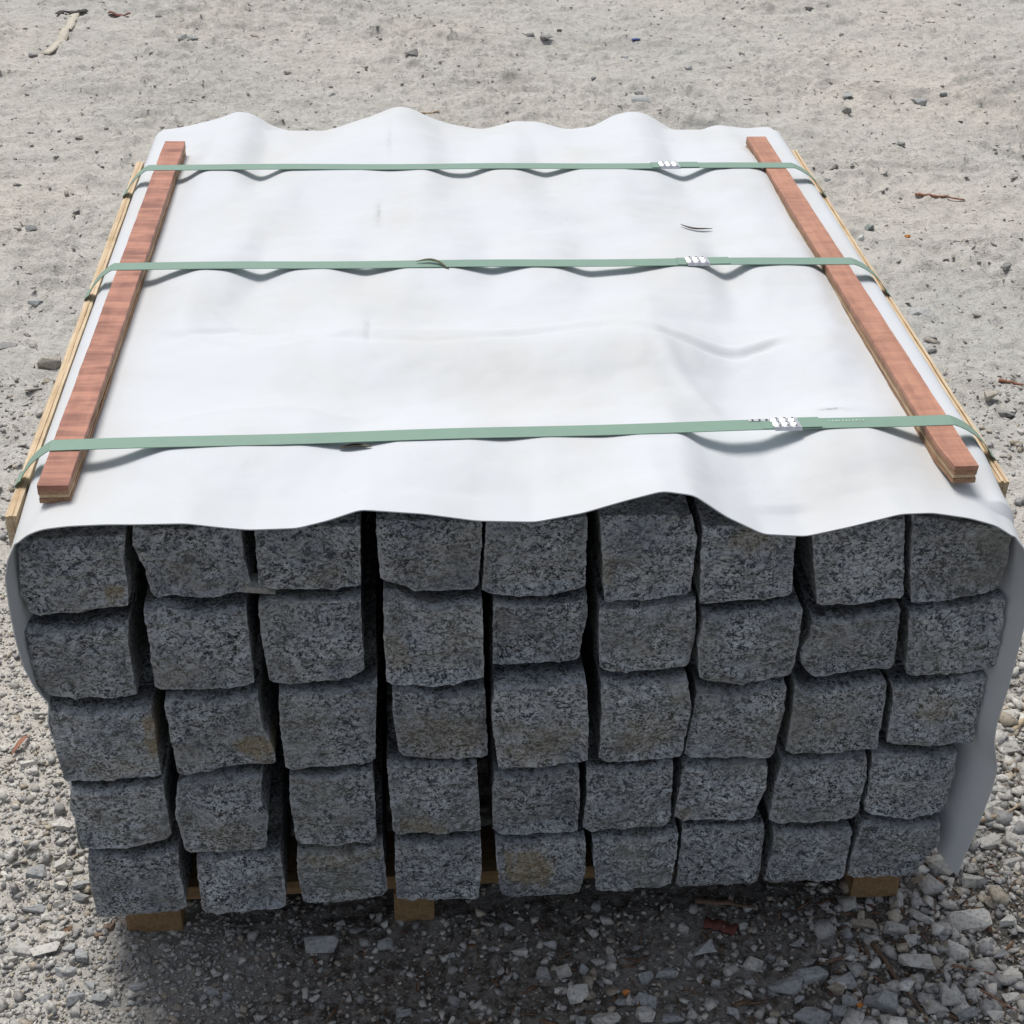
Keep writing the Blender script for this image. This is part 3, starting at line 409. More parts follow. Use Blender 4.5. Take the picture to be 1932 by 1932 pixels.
    for (a_, b_, wa, wb, amt) in STAINS.get((r, k), []):
        d = np.sqrt(((su-a_)/wa)**2+((sv-b_)/wb)**2)+w1*4; st[:n*n] = np.maximum(st[:n*n], amt*sstep(1.15, .55, d))
    st[n*n:n*n+m_*2] = np.tile(st[ring], 2); attr(me, 'stain', st)
    rim_hl = np.zeros(len(V3)); g_ = lambda d, w: np.exp(-(d/w)**2)
    rim_hl[:n*n] = np.maximum.reduce([g_(1-sv-tw*.95, .016) if r else 0*sv, g_(su, .02), g_(1-su, .02), .8*g_(sv, .018)])*np.clip(.55+.8*fbm(su*9, s, sv*9, 2), 0, 1); attr(me, 'rim_highlight', rim_hl)  # mask for the highlight painted along the rims of the face
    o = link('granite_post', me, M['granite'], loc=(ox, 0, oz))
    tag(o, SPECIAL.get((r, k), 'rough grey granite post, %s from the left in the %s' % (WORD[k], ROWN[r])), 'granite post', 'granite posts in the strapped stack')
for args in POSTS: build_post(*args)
# chip of stone jammed between the second and third post of the top row
def hull_rock(name, size, seed, npts=18, flat=1.0):
    rr = np.random.default_rng(seed); p = rr.normal(size=(npts, 3)); p /= np.linalg.norm(p, axis=1)[:, None]; p *= rr.uniform(.75, 1.1, (npts, 1))
    p = np.sign(p)*np.abs(p)**.6
    bm = bmesh.new(); vs_ = [bm.verts.new(q) for q in p]; r_ = bmesh.ops.convex_hull(bm, input=vs_)
    bmesh.ops.delete(bm, geom=[g for g in bm.verts if not g.link_faces], context='VERTS')
    co = np.array([v.co for v in bm.verts]); lo, hi = co.min(0), co.max(0)
    for v in bm.verts: v.co = Vector([(v.co[i]-(lo[i]+hi[i])/2)/(hi[i]-lo[i])*size[i] for i in range(3)])
    bm.normal_update(); me = bpy.data.meshes.new(name); bm.to_mesh(me); bm.free(); return me
chip = link('stone_chip', hull_rock('stone_chip', (.040, .03, .010), 77, 14), M['rock'], loc=(-.307, .012, .6015)); chip.color = (.34, .34, .31, 1); chip.rotation_euler = (.2, .12, .2)
tag(chip, 'pale flat stone chip wedged between the second and third posts of the top row', 'stone chip')

# ------------------------------------------------------------------ white sheet
def sheet():
    XL, XR = -.548, .548
    rows = [
     (.13, [(-.55,.698),(-.49,.699),(-.46,.706),(-.41,.719),(-.32,.721),(-.25,.720),(-.20,.714),(-.14,.721),(-.06,.721),(-.02,.717),(.03,.721),(.1,.717),(.15,.721),(.19,.721),(.215,.708),(.25,.699),(.29,.700),(.33,.712),(.36,.720),(.42,.721),(.455,.712),(.49,.700),(.55,.697)]),
     (.25, [(-.55,.698),(-.49,.699),(-.43,.705),(-.3,.712),(-.15,.706),(.0,.703),(.12,.707),(.18,.714),(.22,.709),(.27,.696),(.33,.698),(.4,.708),(.46,.706),(.5,.699),(.55,.697)]),
     (.36, [(-.55,.699),(-.49,.701),(-.42,.712),(-.3,.718),(-.22,.724),(-.1,.723),(.0,.723),(.1,.728),(.19,.734),(.24,.722),(.29,.706),(.36,.709),(.43,.717),(.48,.703),(.55,.698)]),
     (.46, [(-.55,.699),(-.49,.701),(-.43,.717),(-.36,.705),(-.27,.712),(-.2,.718),(-.1,.71),(0,.712),(.12,.716),(.2,.724),(.26,.712),(.33,.699),(.4,.708),(.45,.714),(.49,.702),(.55,.698)]),
     (.607, [(-.55,.698),(-.49,.701),(-.46,.712),(-.42,.721),(-.38,.719),(-.336,.706),(-.29,.719),(-.24,.721),(-.186,.712),(-.13,.721),(-.06,.721),(-.004,.713),(.05,.721),(.09,.719),(.134,.708),(.2,.713),(.26,.721),(.3,.719),(.336,.701),(.375,.719),(.42,.721),(.46,.719),(.49,.704),(.55,.698)]),
     (.8, [(-.55,.698),(-.49,.700),(-.43,.712),(-.36,.718),(-.28,.709),(-.18,.716),(-.1,.720),(-.02,.712),(.06,.716),(.14,.711),(.22,.718),(.3,.710),(.36,.706),(.42,.716),(.47,.712),(.5,.7),(.55,.698)]),
     (.99, [(-.55,.698),(-.485,.703),(-.45,.72),(-.40,.720),(-.361,.704),(-.32,.719),(-.2,.7205),(-.15,.718),(-.09,.721),(-.05,.710),(-.02,.710),(.02,.720),(.06,.720),(.107,.709),(.16,.720),(.22,.721),(.29,.717),(.338,.702),(.385,.718),(.44,.721),(.47,.717),(.495,.702),(.55,.698)])]
    NTP = 240; s = np.linspace(0, 1, NTP)
    def prof(kn, xl, xr, sig):
        xs = np.array([k[0] for k in kn]); zs = np.array([k[1] for k in kn]); x = xl+s*(xr-xl)
        fine = np.linspace(xl-.1, xr+.1, 1600); z = np.interp(fine, xs, zs); h = fine[1]-fine[0]
        kk = np.exp(-.5*(np.arange(-60, 61)*h/sig)**2); kk /= kk.sum(); z = np.convolve(np.pad(z, 60, mode='edge'), kk, 'valid')
        return np.interp(x, fine, z)
    yk = [-.02]+[r_[0] for r_ in rows]+[1.3]
    ek = EDGE_TOP; bk = EDGE_BACK
    Zk = [prof(ek, ek[0][0], ek[-1][0], .0045)]
    Zk[0][:6] = np.interp(s[:6], [s[0], s[6]], [ek[0][1], Zk[0][6]]) if False else Zk[0][:6]
    Zk += [prof([(a, b+.0030*(b > .7165)) for a, b in r_[1]], XL, XR, .008) for r_ in rows] + [prof(bk, bk[0][0], bk[-1][0], .008)]
    Zk = np.array(Zk); yk = np.array(yk)
    ys = np.r_[np.linspace(-.02, .2, 36), np.linspace(.2, 1.3, 210)[1:]]
    # cubic Hermite between the measured lines
    T = np.zeros_like(Zk)
    for i in range(1, len(yk)-1): T[i] = (Zk[i+1]-Zk[i-1])/(yk[i+1]-yk[i-1])*.6
    T[0] = (Zk[1]-Zk[0])/(yk[1]-yk[0])*.4; T[-1] = (Zk[-1]-Zk[-2])/(yk[-1]-yk[-2])*1.2
    NL, NR = 60, 78
    def polyl(p, n): return resample(p, n)
    arcL = [(-.548-.021*math.sin(a), .698-.024*(1-math.cos(a))) for a in np.linspace(math.pi/2, 0, 7)]
    regL = polyl([(-.569, .12)]+[(-.569, .674)]+arcL[1:], NL); frL = polyl(EDGE_LEFT, NL)
    arcR = [(.548+.021*math.sin(a), .697-.024*(1-math.cos(a))) for a in np.linspace(0, math.pi/2, 7)]
    regR = polyl(arcR[:-1]+[(.569, .673), (.569, .12)], NR); frR = polyl(EDGE_RIGHT, NR)
    V = []
    creases = [([(.155,.40),(.20,.37),(.255,.352),(.31,.35),(.36,.375)], -.0035, .006), ([(.15,.42),(.2,.385),(.26,.37),(.31,.368),(.38,.40)], .0028, .007), ([(-.43,.41),(-.35,.44),(-.25,.385),(-.1,.37),(.02,.385),(.15,.41)], -.0025, .007), ([(-.44,.43),(-.3,.36),(-.2,.40),(0,.40),(.14,.43)], .0020, .008),
               ([(-.42,.19),(-.36,.215),(-.27,.215),(-.2,.195)], .0016, .008), ([(.2,.36),(.215,.28),(.25,.2)], .0035, .012), ([(-.40,.50),(-.34,.43),(-.28,.42)], -.0018, .006), ([(-.167,.845),(-.169,.77)], -.0014, .004), ([(-.18,.44),(-.185,.36)], -.0010, .004)]
    for y in ys:
        i = min(np.searchsorted(yk, y, side='right')-1, len(yk)-2); h = yk[i+1]-yk[i]; t = (y-yk[i])/h
        z = (2*t**3-3*t**2+1)*Zk[i]+(t**3-2*t*t+t)*h*T[i]+(3*t*t-2*t**3)*Zk[i+1]+(t**3-t*t)*h*T[i+1]
        w = math.exp(-(y+.02)/.05)
        xl = w*ek[0][0]+(1-w)*XL; xr = w*ek[-1][0]+(1-w)*XR
        x = xl+s*(xr-xl)
        quiet = np.clip(np.minimum.reduce([np.abs(y-.13)/.05, np.abs(y-.607)/.05, np.abs(y-.99)/.05]), 0, 1)*sstep(.50, .46, np.abs(x))*sstep(-.02, .05, y)
        z = z + quiet*(.0022*fbm(x*7, y*13, 3.3, 2)+.0009*fbm(x*26, y*34, 8.1, 2))
        for pl, amp, wd in creases:
            pl_ = np.array(pl)
            if len(pl) > 2 or abs(pl_[0,0]-pl_[-1,0]) > .01:
                if abs(pl_[0,0]-pl_[-1,0]) > abs(pl_[0,1]-pl_[-1,1]):
                    o_ = np.argsort(pl_[:,0]); yc = np.interp(x, pl_[o_,0], pl_[o_,1]); m2 = sstep(pl_[:,0].min()-.03, pl_[:,0].min()+.03, x)*sstep(pl_[:,0].max()+.03, pl_[:,0].max()-.03, x); d = y-yc
                else:
                    o_ = np.argsort(pl_[:,1]); xc = np.interp(y, pl_[o_,1], pl_[o_,0]); m2 = sstep(pl_[:,1].min()-.03, pl_[:,1].min()+.03, y)*sstep(pl_[:,1].max()+.03, pl_[:,1].max()-.03, y); d = x-xc
            else:
                m2 = sstep(pl_[:,1].min()-.02, pl_[:,1].min()+.01, y)*sstep(pl_[:,1].max()+.02, pl_[:,1].max()-.01, y); d = x-pl_[0,0]
            z = z + 1.3*amp*m2*np.exp(-.5*(d/(wd*.75))**2)
        sd_ = min(abs(y-.13), abs(y-.607), abs(y-.99))
        if sd_ < .02: z = np.minimum(z, .7234)
        if .02 < y < 1.255:
            c_ = .683+.0105*float(sstep(.02, .22, y)); z = c_+.0025*np.log1p(np.exp(np.clip((z-c_)/.0025, -30, 60)))-.0006
        L_ = w*frL+(1-w)*regL; R_ = w*frR+(1-w)*regR
        wob = .003*(1-w)*perlin(y*6, L_[:, 1]*8, 2.2); L_ = L_.copy(); L_[:, 0] += np.minimum(wob, .002)*sstep(.66, .5, L_[:, 1])
        zl0, zr0 = z[0], z[-1]
        L_[:, 1] += (zl0-L_[-1, 1])*np.linspace(0, 1, NL)**6; R_[:, 1] += (zr0-R_[0, 1])*np.linspace(1, 0, NR)**6
        L_[:, 0] += (x[0]-L_[-1, 0])*np.linspace(0, 1, NL)**6; R_[:, 0] += (x[-1]-R_[0, 0])*np.linspace(1, 0, NR)**6
        yv = y + np.zeros(NL+NTP+NR-2)
        row = np.concatenate([L_[:-1], np.stack([x, z], -1), R_[1:]])
        V.append(np.stack([row[:, 0], yv, row[:, 1]], -1))
    V = np.array(V); ny, nx = V.shape[:2]
    fr = np.exp(-(ys+.02)/.03)[:, None]*sstep(.60, .3, V[..., 2])*(V[..., 0] < 0); V[..., 1] += .03*fr      # left flap recedes lower down
    V = V.reshape(-1, 3)
    j, i = np.meshgrid(np.arange(ny-1), np.arange(nx-1), indexing='ij'); a = (j*nx+i).ravel()
    me = mesh_grid_fast('white_sheet', V, np.stack([a, a+1, a+nx+1, a+nx], 1))
    d = np.zeros(len(V))
    for (x, y, r1, r2, amt) in [(.388,.187,.012,.003,.9),(.410,.184,.011,.0025,.6),(.385,.616,.012,.006,.5),(.37,.622,.02,.004,.25),(-.167,.812,.0035,.035,.45),(-.15,1.13,.004,.06,.22),(-.182,.415,.004,.03,.22),(.12,.80,.05,.03,.10),(.25,.05,.06,.05,.06)]:
        d = np.maximum(d, amt*np.exp(-((V[:, 0]-x)/r1)**2-((V[:, 1]-y)/r2)**2))
    attr(me, 'dirt', d)
    o = link('white_sheet', me, M['sheet'])
    sm = o.modifiers.new('thickness', 'SOLIDIFY'); sm.thickness = .0014; sm.offset = 0
    bm = bmesh.new(); bm.from_mesh(me)
    for ed in bm.edges:
        if ed.is_boundary: ed.smooth = False
    bm.to_mesh(me); bm.free()
    tag(o, 'wavy white foam sheet draped over the granite posts', 'sheet')
    return V, ny, nx
SV, SNY, SNX = sheet()
def sheet_z(x, y):
    d = (SV[:, 0]-x)**2+(SV[:, 1]-y)**2+np.where(SV[:, 2] < .6, 9, 0); return SV[np.argmin(d), 2]

# ------------------------------------------------------------------ battens and side boards (layered plywood)
def plank(name, length, width, thick, seg, jit, seed, chip_front=0):
    # a board along +y from y=0, centred in x, bottom at z=0, with uneven edges
    V = []; F = []
    for i in range(seg+1):
        y = length*i/seg
        jl = jit*perlin(y*23, seed, .5)+jit*.7*perlin(y*90, seed, 1.5); jr = jit*perlin(y*23, seed, 7.5)+jit*.7*perlin(y*90, seed, 9.5)
        cl = chip_front*max(0, 1-y/.05)
        V += [(-width/2+jl+cl, y, 0), (width/2+jr, y, 0), (width/2+jr*.9, y, thick), (-width/2+jl*.9+cl, y, thick)]
    for i in range(seg):
        a = 4*i; b = a+4
        for k in range(4): F.append((a+k, a+(k+1) % 4, b+(k+1) % 4, b+k))
    F += [(3, 2, 1, 0), (4*seg, 4*seg+1, 4*seg+2, 4*seg+3)]
    return mesh_np(name, V, F)
def batten(x0, y0, x1, y1, label, face, chip_front, seed):
    rz = math.atan2(-(x1-x0), y1-y0); L_ = math.hypot(x1-x0, y1-y0)
    e = empty('red_batten', (x0, y0, .7005), rz); tag(e, label, 'batten', 'red plywood battens under the straps')
    z = 0
    for i, (th, mt) in enumerate([(.0062, 'plyB'), (.0045, 'plyA'), (.0062, 'plyB')]):
        link('veneer', plank('veneer', L_-.002*(i % 2), .0335-.0015*(i % 2), th, 90, .0009, seed+i*3.3, chip_front), M[mt], e, (0, .001*(i % 2), z)); z += th+.0002
    link('red_face', plank('red_face', L_, .0338, .0056, 120, .0006, seed+20, chip_front*.9), M[face], e, (0, 0, z))
    return e
batten(-.5245, .036, -.512, 1.118, 'dark banded red plywood batten along the left edge of the sheet', 'redL', 0, 1.1)
batten(.506, .040, .490, 1.132, 'pinkish red plywood batten with a chipped front corner along the right edge', 'redR', .006, 5.1)
def side_board(x_in, side, y0, y1, ztop, label, layers, seed):
    e = empty('plywood_board', (x_in, y0, ztop-.14)); tag(e, label, 'plywood board', 'plywood boards strapped to the sides of the stack')
    x = 0
    for i, (th, mt, dz, dy) in enumerate(layers):
        me = plank('veneer', y1-y0-dy, th, .14+dz, 80, .0004, seed+i*2.7)
        # uneven top edge
        for v in me.vertices:
            if v.co.z > .1: v.co.z += .0015*float(perlin(v.co.y*9, seed, i*1.9))+.0006*float(perlin(v.co.y*60, seed, i))
        link('veneer', me, M[mt], e, (side*(x+th/2), dy/2, 0)); x += th+.0002
    return x
wl_ = side_board(-.5730, -1, .046, 1.145, .677, 'tan plywood board on edge against the left side of the stack', [(.0042, 'plyC', 0, .002), (.0036, 'plyA', .0012, 0), (.0042, 'plyC', -.0004, .001)], 2.2)
wr_ = side_board(.5725, 1, .085, 1.205, .671, 'layered tan plywood board on edge against the right side of the stack', [(.0034, 'plyA', 0, .0), (.0032, 'plyC', .0015, .003), (.0028, 'plyA', -.001, 0), (.0038, 'plyC', .0012, .001)], 8.2)

# ------------------------------------------------------------------ straps
def ribbon(name, path, width, thick=.0009, ywarp=lambda x: 0.0):
    p = np.array(path, float); V = []; F = []; n = len(p)
    t = np.gradient(p, axis=0); t /= np.linalg.norm(t, axis=1)[:, None]; nr = np.stack([-t[:, 1], t[:, 0]], -1)
    for i in range(n):
        yc = ywarp(p[i, 0])
        for sgn, off in ((-1, 0), (1, 0), (1, thick), (-1, thick)):
            V.append((p[i, 0]+nr[i, 0]*off, yc+sgn*width/2, p[i, 1]+nr[i, 1]*off))
    for i in range(n-1):
        a = 4*i; b = a+4
        for k in range(4): F.append((a+k, b+k, b+(k+1) % 4, a+(k+1) % 4))
    F += [(0, 1, 2, 3), (4*n-1, 4*n-2, 4*n-3, 4*n-4)]
    return mesh_np(name, V, F)
def strap(yl, yr, seal_x, tail, label, seed, width=.0235):
    e = empty('packing_strap', (0, (yl+yr)/2, .09)); tag(e, label, 'strap', 'green straps round the stack')
    yc = (yl+yr)/2
    yw = lambda x: (yl+(yr-yl)*(x+.54)/1.05) - yc
    zs = .7240-.09
    xo, xi = -.5730-wl_-.0012, .5725+wr_+.0012
    top = [(x, zs+.0006*math.sin(x*17+seed)) for x in np.linspace(-.5415, .5235, 60)]
    pl = [(xo, .02), (xo, .30), (xo-.0005, .575), (xo+.002, .5895), (xo+.006, .5935)] + [((1-f)**2*(xo+.008)+2*f*(1-f)*(xo+.020)+f*f*-.5415, (1-f)**2*.5945+2*f*(1-f)*(zs-.015)+f*f*(zs-.0002)) for f in np.linspace(0, 1, 9)]
    pr = [((1-f)**2*.5235+2*f*(1-f)*(xi-.026)+f*f*(xi-.008), (1-f)**2*(zs-.0002)+2*f*(1-f)*(zs-.015)+f*f*.587) for f in np.linspace(0, 1, 9)] + [(xi-.006, .586), (xi-.002, .582), (xi, .568), (xi, .30), (xi, .02)]
    link('band', ribbon('band', pl[:-1]+top+pr[1:], width, ywarp=yw), M['strap'], e)
    link('overlap', ribbon('overlap', [(x, zs+.0014+.0004*math.sin(x*40)) for x in np.linspace(seal_x-.012, tail, 14)], width*.97, ywarp=lambda x: yw(x)+.0006), M['strap'], e)
    # crimped metal seal with punch marks
    def seal(x, dy, w):
        pth = []; V = []; F = []
        nx_, nyy = 12, 9
        for i in range(nx_+1):
            for j in range(nyy+1):
                yy = (j/nyy-.5)*w; edge = abs(j/nyy-.5) > .47
                zz = zs+.0031+.0009*abs(math.sin(j/nyy*math.pi*3)) - (.003 if edge else 0) - .0005*math.cos(i/nx_*math.pi*6)*(0 < j < nyy)
                xx = x+.033*i/nx_+.0022*(1-j/nyy)
                V.append((xx, yw(x)+yy+dy, zz))
        for i in range(nx_):
            for j in range(nyy):
                a = i*(nyy+1)+j; F.append((a, a+nyy+1, a+nyy+2, a+1))
        me = mesh_np('seal', V, F); so = link('seal', me, M['metal'], e); sm = so.modifiers.new('t', 'SOLIDIFY'); sm.thickness = .0006; sm.offset = -1
        for jy in (-.30, .0, .32):
            for kx in range(3):
                bm = bmesh.new(); bmesh.ops.create_circle(bm, cap_ends=True, radius=.0015 if jy else .0011, segments=10); md = bpy.data.meshes.new('punch_mark'); bm.to_mesh(md); bm.free()
                for v in md.vertices: v.co.y *= .75
                link('punch_mark', md, M['ink'], so, (x+.007+.0098*kx+.0022*(.5-jy), yw(x)+jy*w+dy, zs+.0049))
        return so
    seal(seal_x, 0, width*1.16)
    if width > .0195: seal_x2 = seal_x-.029
    return e, zs, yw
strap(.994, .991, .296, .363, 'green packing strap nearest the back edge of the sheet', 1.0)
strap(.610, .607, .276, .341, 'green packing strap across the middle of the sheet', 2.0)
e3, zs3, yw3 = strap(.120, .144, .301, .361, 'green packing strap nearest the front edge of the sheet', 3.0, .0236)
# punched metal tongue and worn print on the front strap
V = [(x, yw3(x)+.0088+dy, zs3+.0022) for x in (.275, .303) for dy in (-.0022, .0030)]
link('metal_tongue', mesh_np('metal_tongue', V, [(0, 2, 3, 1)]), M['metal'], e3)
for kx in range(3):
    bm = bmesh.new(); bmesh.ops.create_circle(bm, cap_ends=True, radius=.0016, segments=10); md = bpy.data.meshes.new('punch_mark'); bm.to_mesh(md); bm.free()
    link('punch_mark', md, M['ink'], e3, (.280+kx*.0085, yw3(.28)+.0092, zs3+.0027))
for i in range(11):
    x = .372+i*.0042; w = .0012+.001*((i*7) % 3)/2
    link('worn_print', mesh_np('worn_print', [(x, yw3(x)+.0030, zs3+.0016), (x+w, yw3(x)+.0030, zs3+.0016), (x+w, yw3(x)+.0048, zs3+.0016), (x, yw3(x)+.0048, zs3+.0016)], [(0, 1, 2, 3)]), M['pale'], e3)

# ------------------------------------------------------------------ pallet
pe = empty('wooden_pallet', (0, .6, 0)); tag(pe, 'wooden pallet under the stack, only its board ends showing', 'pallet')
for x, w, dz in ((-.490, .074, -.004), (-.136, .055, -.004), (.511, .066, .008)):
    link('bearer', plank('bearer', 1.22, w, .0795-.0237+.0205*(x-w/2)-dz, 30, .001, x*9), M['pallet'], pe, (x, .038-.6, dz))
for i in range(5):
    me = plank('deck_board', 1.06, .085, .0235, 20, .001, i*3.1); o = link('deck_board', me, M['pallet'], pe, (.535, .045+.045+i*.26-.6, .0795-.0235+.0205*.535)); o.rotation_euler = (math.atan(-.0205), 0, math.pi/2)

# ------------------------------------------------------------------ leaves, twigs, scraps
def leaf(name, pts, width, lift, mat, label, cat='leaf', group=None, curl=.5):
    p = smooth1(resample(pts, 14), 10); V = []; F = []; n = len(p); t = np.gradient(p[:, :2], axis=0); t /= np.linalg.norm(t, axis=1)[:, None]
    o0 = p.mean(0)
    for i in range(n):
        f = i/(n-1); w = width*math.sin(math.pi*min(1, f*.93+.05))**.8; nx_, ny_ = -t[i, 1], t[i, 0]
        zc = p[i, 2]+lift*math.sin(math.pi*f)
        V += [(p[i, 0]-nx_*w/2-o0[0], p[i, 1]-ny_*w/2-o0[1], zc+curl*w-o0[2]), (p[i, 0]-o0[0], p[i, 1]-o0[1], zc-o0[2]), (p[i, 0]+nx_*w/2-o0[0], p[i, 1]+ny_*w/2-o0[1], zc+curl*w*.7-o0[2])]
    for i in range(n-1):
        a = 3*i; F += [(a, a+3, a+4, a+1), (a+1, a+4, a+5, a+2)]
    o = link(name, mesh_np(name, V, F, True), mat, loc=tuple(o0)); sm = o.modifiers.new('t', 'SOLIDIFY'); sm.thickness = .0005
    return tag(o, label, cat, group)
leaf('dry_leaf', [(.297, .768, sheet_z(.297, .768)+.004), (.315, .758, sheet_z(.315, .758)+.002), (.346, .763, sheet_z(.346, .763)+.004)], .0045, .0, M['leaf'], 'thin curled dry leaf lying between the back and middle straps')
leaf('dry_leaf', [(-.113, .610, .728), (-.091, .6155, .727), (-.067, .592, .7235)], .0055, .002, M['leafg'], 'thin dry leaf lying across the middle strap')
leaf('dry_leaf', [(-.212, .112, sheet_z(-.212, .112)+.003), (-.194, .116, sheet_z(-.194, .116)+.003), (-.175, .110, sheet_z(-.175, .11)+.003)], .006, .001, M['leaf'], 'short brown leaf at the front edge of the front strap')
def twig(name, pts, r, mat, label, cat='twig', group='twigs lying among the gravel', flat=1.0, lift=.0):
    p = resample(pts, 12); n = len(p); gz = ground_h(p[:, 0], p[:, 1]); z = np.maximum(gz, gz.mean()) + r*.9*flat+lift
    q = np.c_[p, z]; o0 = np.array([q[0, 0], q[0, 1], q[:, 2].min()-r*flat]); V = []; F = []
    t = np.gradient(q, axis=0); t /= np.linalg.norm(t, axis=1)[:, None]
    for i in range(n):
        rr_ = r*(1-.55*i/(n-1))*(1+.2*math.sin(i*2.3+pts[0][0]*50)); sx = np.cross(t[i], [0, 0, 1]); sx /= np.linalg.norm(sx); sz = np.cross(sx, t[i])
        for k in range(6):
            a = k*math.pi/3; V.append(tuple(q[i]-o0+sx*rr_*math.cos(a)+sz*rr_*flat*math.sin(a)))
    for i in range(n-1):
        for k in range(6): F.append((6*i+k, 6*i+(k+1) % 6, 6*i+6+(k+1) % 6, 6*i+6+k))
    F += [tuple(range(5, -1, -1)), tuple(range(6*n-6, 6*n))]
    return tag(link(name, mesh_np(name, V, F, True), mat, loc=tuple(o0)), label, cat, group)
LN = LINES
twig('stick', LN['stick'], .006, M['twigr'], 'reddish brown stick lying alone on the dust right of the stack', 'stick', None, .7)
twig('wood_strip', LN['thinwood'], .008, M['twigp'], 'thin pale strip of wood on the ground behind the back edge of the sheet', 'wood strip', None, .5)
twig('twig', LN['twigA'], .004, M['twig'], 'long dark twig slanting through the gravel in the bottom right corner')
twig('twig', LN['twigB'], .003, M['twig'], 'short dark twig between grey stones in front of the right posts')
twig('twig', LN['twigC'], .0032, M['twigp'], 'bent tan twig at the right edge beside the hanging sheet tip', lift=.006)
twig('twig', LN['twigD'], .0016, M['twig'], 'fine brown twig beside the largest pale stone')
twig('twig', LN['twigE'], .0016, M['twigr'], 'thin reddish twig in the bottom right corner', lift=.004)
twig('twig', LN['twigF'], .0014, M['twigr'], 'hair-thin brown twig crossing the pale gravel at the right', lift=.006)
twig('twig', LN['twigG'], .006, M['twigp'], 'stout tan twig at the right edge halfway down the stack')
twig('twig', LN['twigH'], .002, M['twig'], 'small dark twig in the shade before the sixth and seventh posts')
twig('twig', LN['twigI'], .0015, M['twigr'], 'tiny brown twig below the right pallet end')
twig('wood_strip', LN['stickU'], .006, M['twig'], 'grey brown strip of wood in the shade under the front of the stack', 'wood strip', None, .6)
twig('twig', LN['rstick'], .005, M['twigr'], 'short red brown stick at the right edge of the dust', 'stick', None)
leaf('dry_leaf', [(*p, float(ground_h(*p))+.004) for p in LN['leafL']], .009, .008, M['twigr'], 'reddish curved leaf on the gravel left of the stack')
def scrap(name, pts, width, mat, label, cat, lift=.004):
    p = resample(pts, 14); V = []; F = []; t = np.gradient(p, axis=0); t /= np.linalg.norm(t, axis=1)[:, None]; gz = ground_h(p[:, 0], p[:, 1])
    gz = np.maximum(gz, gz.mean()-.004)+lift; o0 = np.array([p[0, 0], p[0, 1], gz.min()])
    for i in range(14):
        w = width*(1+.15*math.sin(i*1.7))
        for sg in (-1, 1): V.append((p[i, 0]-t[i, 1]*w/2*sg-o0[0], p[i, 1]+t[i, 0]*w/2*sg-o0[1], gz[i]-o0[2]+.0015*math.sin(i*1.1+sg)))
    for i in range(13): F.append((2*i, 2*i+2, 2*i+3, 2*i+1))
    o = link(name, mesh_np(name, V, F, True), mat, loc=tuple(o0)); sm = o.modifiers.new('t', 'SOLIDIFY'); sm.thickness = .002
    return tag(o, label, cat)
scrap('webbing_strip', LN['palestrap'], .03, M['webbing'], 'pale strip of webbing on the dust in the upper left corner', 'webbing')
scrap('cloth_scrap', LN['darkcloth'][1:4], .03, M['cloth'], 'dark crumpled scrap of cloth at the end of the pale webbing', 'cloth scrap', .01)
scrap('red_strip', LN['redstrip'], .022, M['redcloth'], 'dull red strip on the dust beside the dark cloth scrap', 'strip', .006)
scrap('red_scrap', LN['redbit'], .018, M['redcloth'], 'dark red fragment in the shade in front of the seventh post', 'scrap', .006)
def loose(name, me, x, y, hz, color, rot, label, cat, group=None, sink=.25):
    o = link(name, me, M['rock'], loc=(x, y, float(ground_h(x, y))+hz*(.5-sink))); o.color = (*color, 1); o.rotation_euler = rot
    return tag(o, label, cat, group)

# ------------------------------------------------------------------ loose stones one can pick out
TINT = [(.52, .50, .46), (.34, .345, .345), (.42, .36, .28), (.20, .13, .09)]
NAMED = {('B3', 1): 'largest pale flat stone on the gravel right of the pallet end', ('B3', 0): 'pale square stone beside the hanging tip of the sheet', ('B3', 2): 'pale stone directly below the hanging tip of the sheet', ('B3', 4): 'brownish block of stone just below the right pallet end',
  ('B3', 10): 'thin upright grey flake leaning on a pale stone at the lower right', ('B3', 13): 'large grey wedge stone in the shade before the eighth post', ('B3', 16): 'small yellowish stone among grey ones at the lower right', ('B3', 17): 'large rounded grey stone beside the long dark twig', ('B3', 18): 'wide grey stone at the bottom edge, right of centre',
  ('B2', 4): 'rounded speckled grey stone at the bottom, below the sixth post', ('B2', 6): 'pale jagged stone at the bottom, left of the orange bit', ('B2', 8): 'pale wedge stone at the bottom edge below the sixth post', ('B2', 0): 'small pale stone alone in the shade before the fifth post',
  ('B1', 0): 'dark angular stone in the shade under the third post', ('B1', 8): 'pale broad stone on the gravel at the lower left', ('B1', 9): 'pale flat stone partly buried at the left edge, lower left', ('B1', 4): 'grey rounded stone on the gravel left of the lowest post', ('B1', 1): 'light grey oval stone left of the lowest post', ('B1', 26): 'small round brown pebble near the left pallet end', ('B1', 29): 'small brown pebble touching the left pallet end'}
AREA = {'B3': ('angular pale gravel stone on the ground right of and before the right posts', 'larger gravel stones at the lower right'), 'B2': ('gravel stone in the shade before the middle posts', 'larger gravel stones at the lower centre'), 'B1': ('gravel stone on the ground left of and before the left posts', 'larger gravel stones at the lower left')}
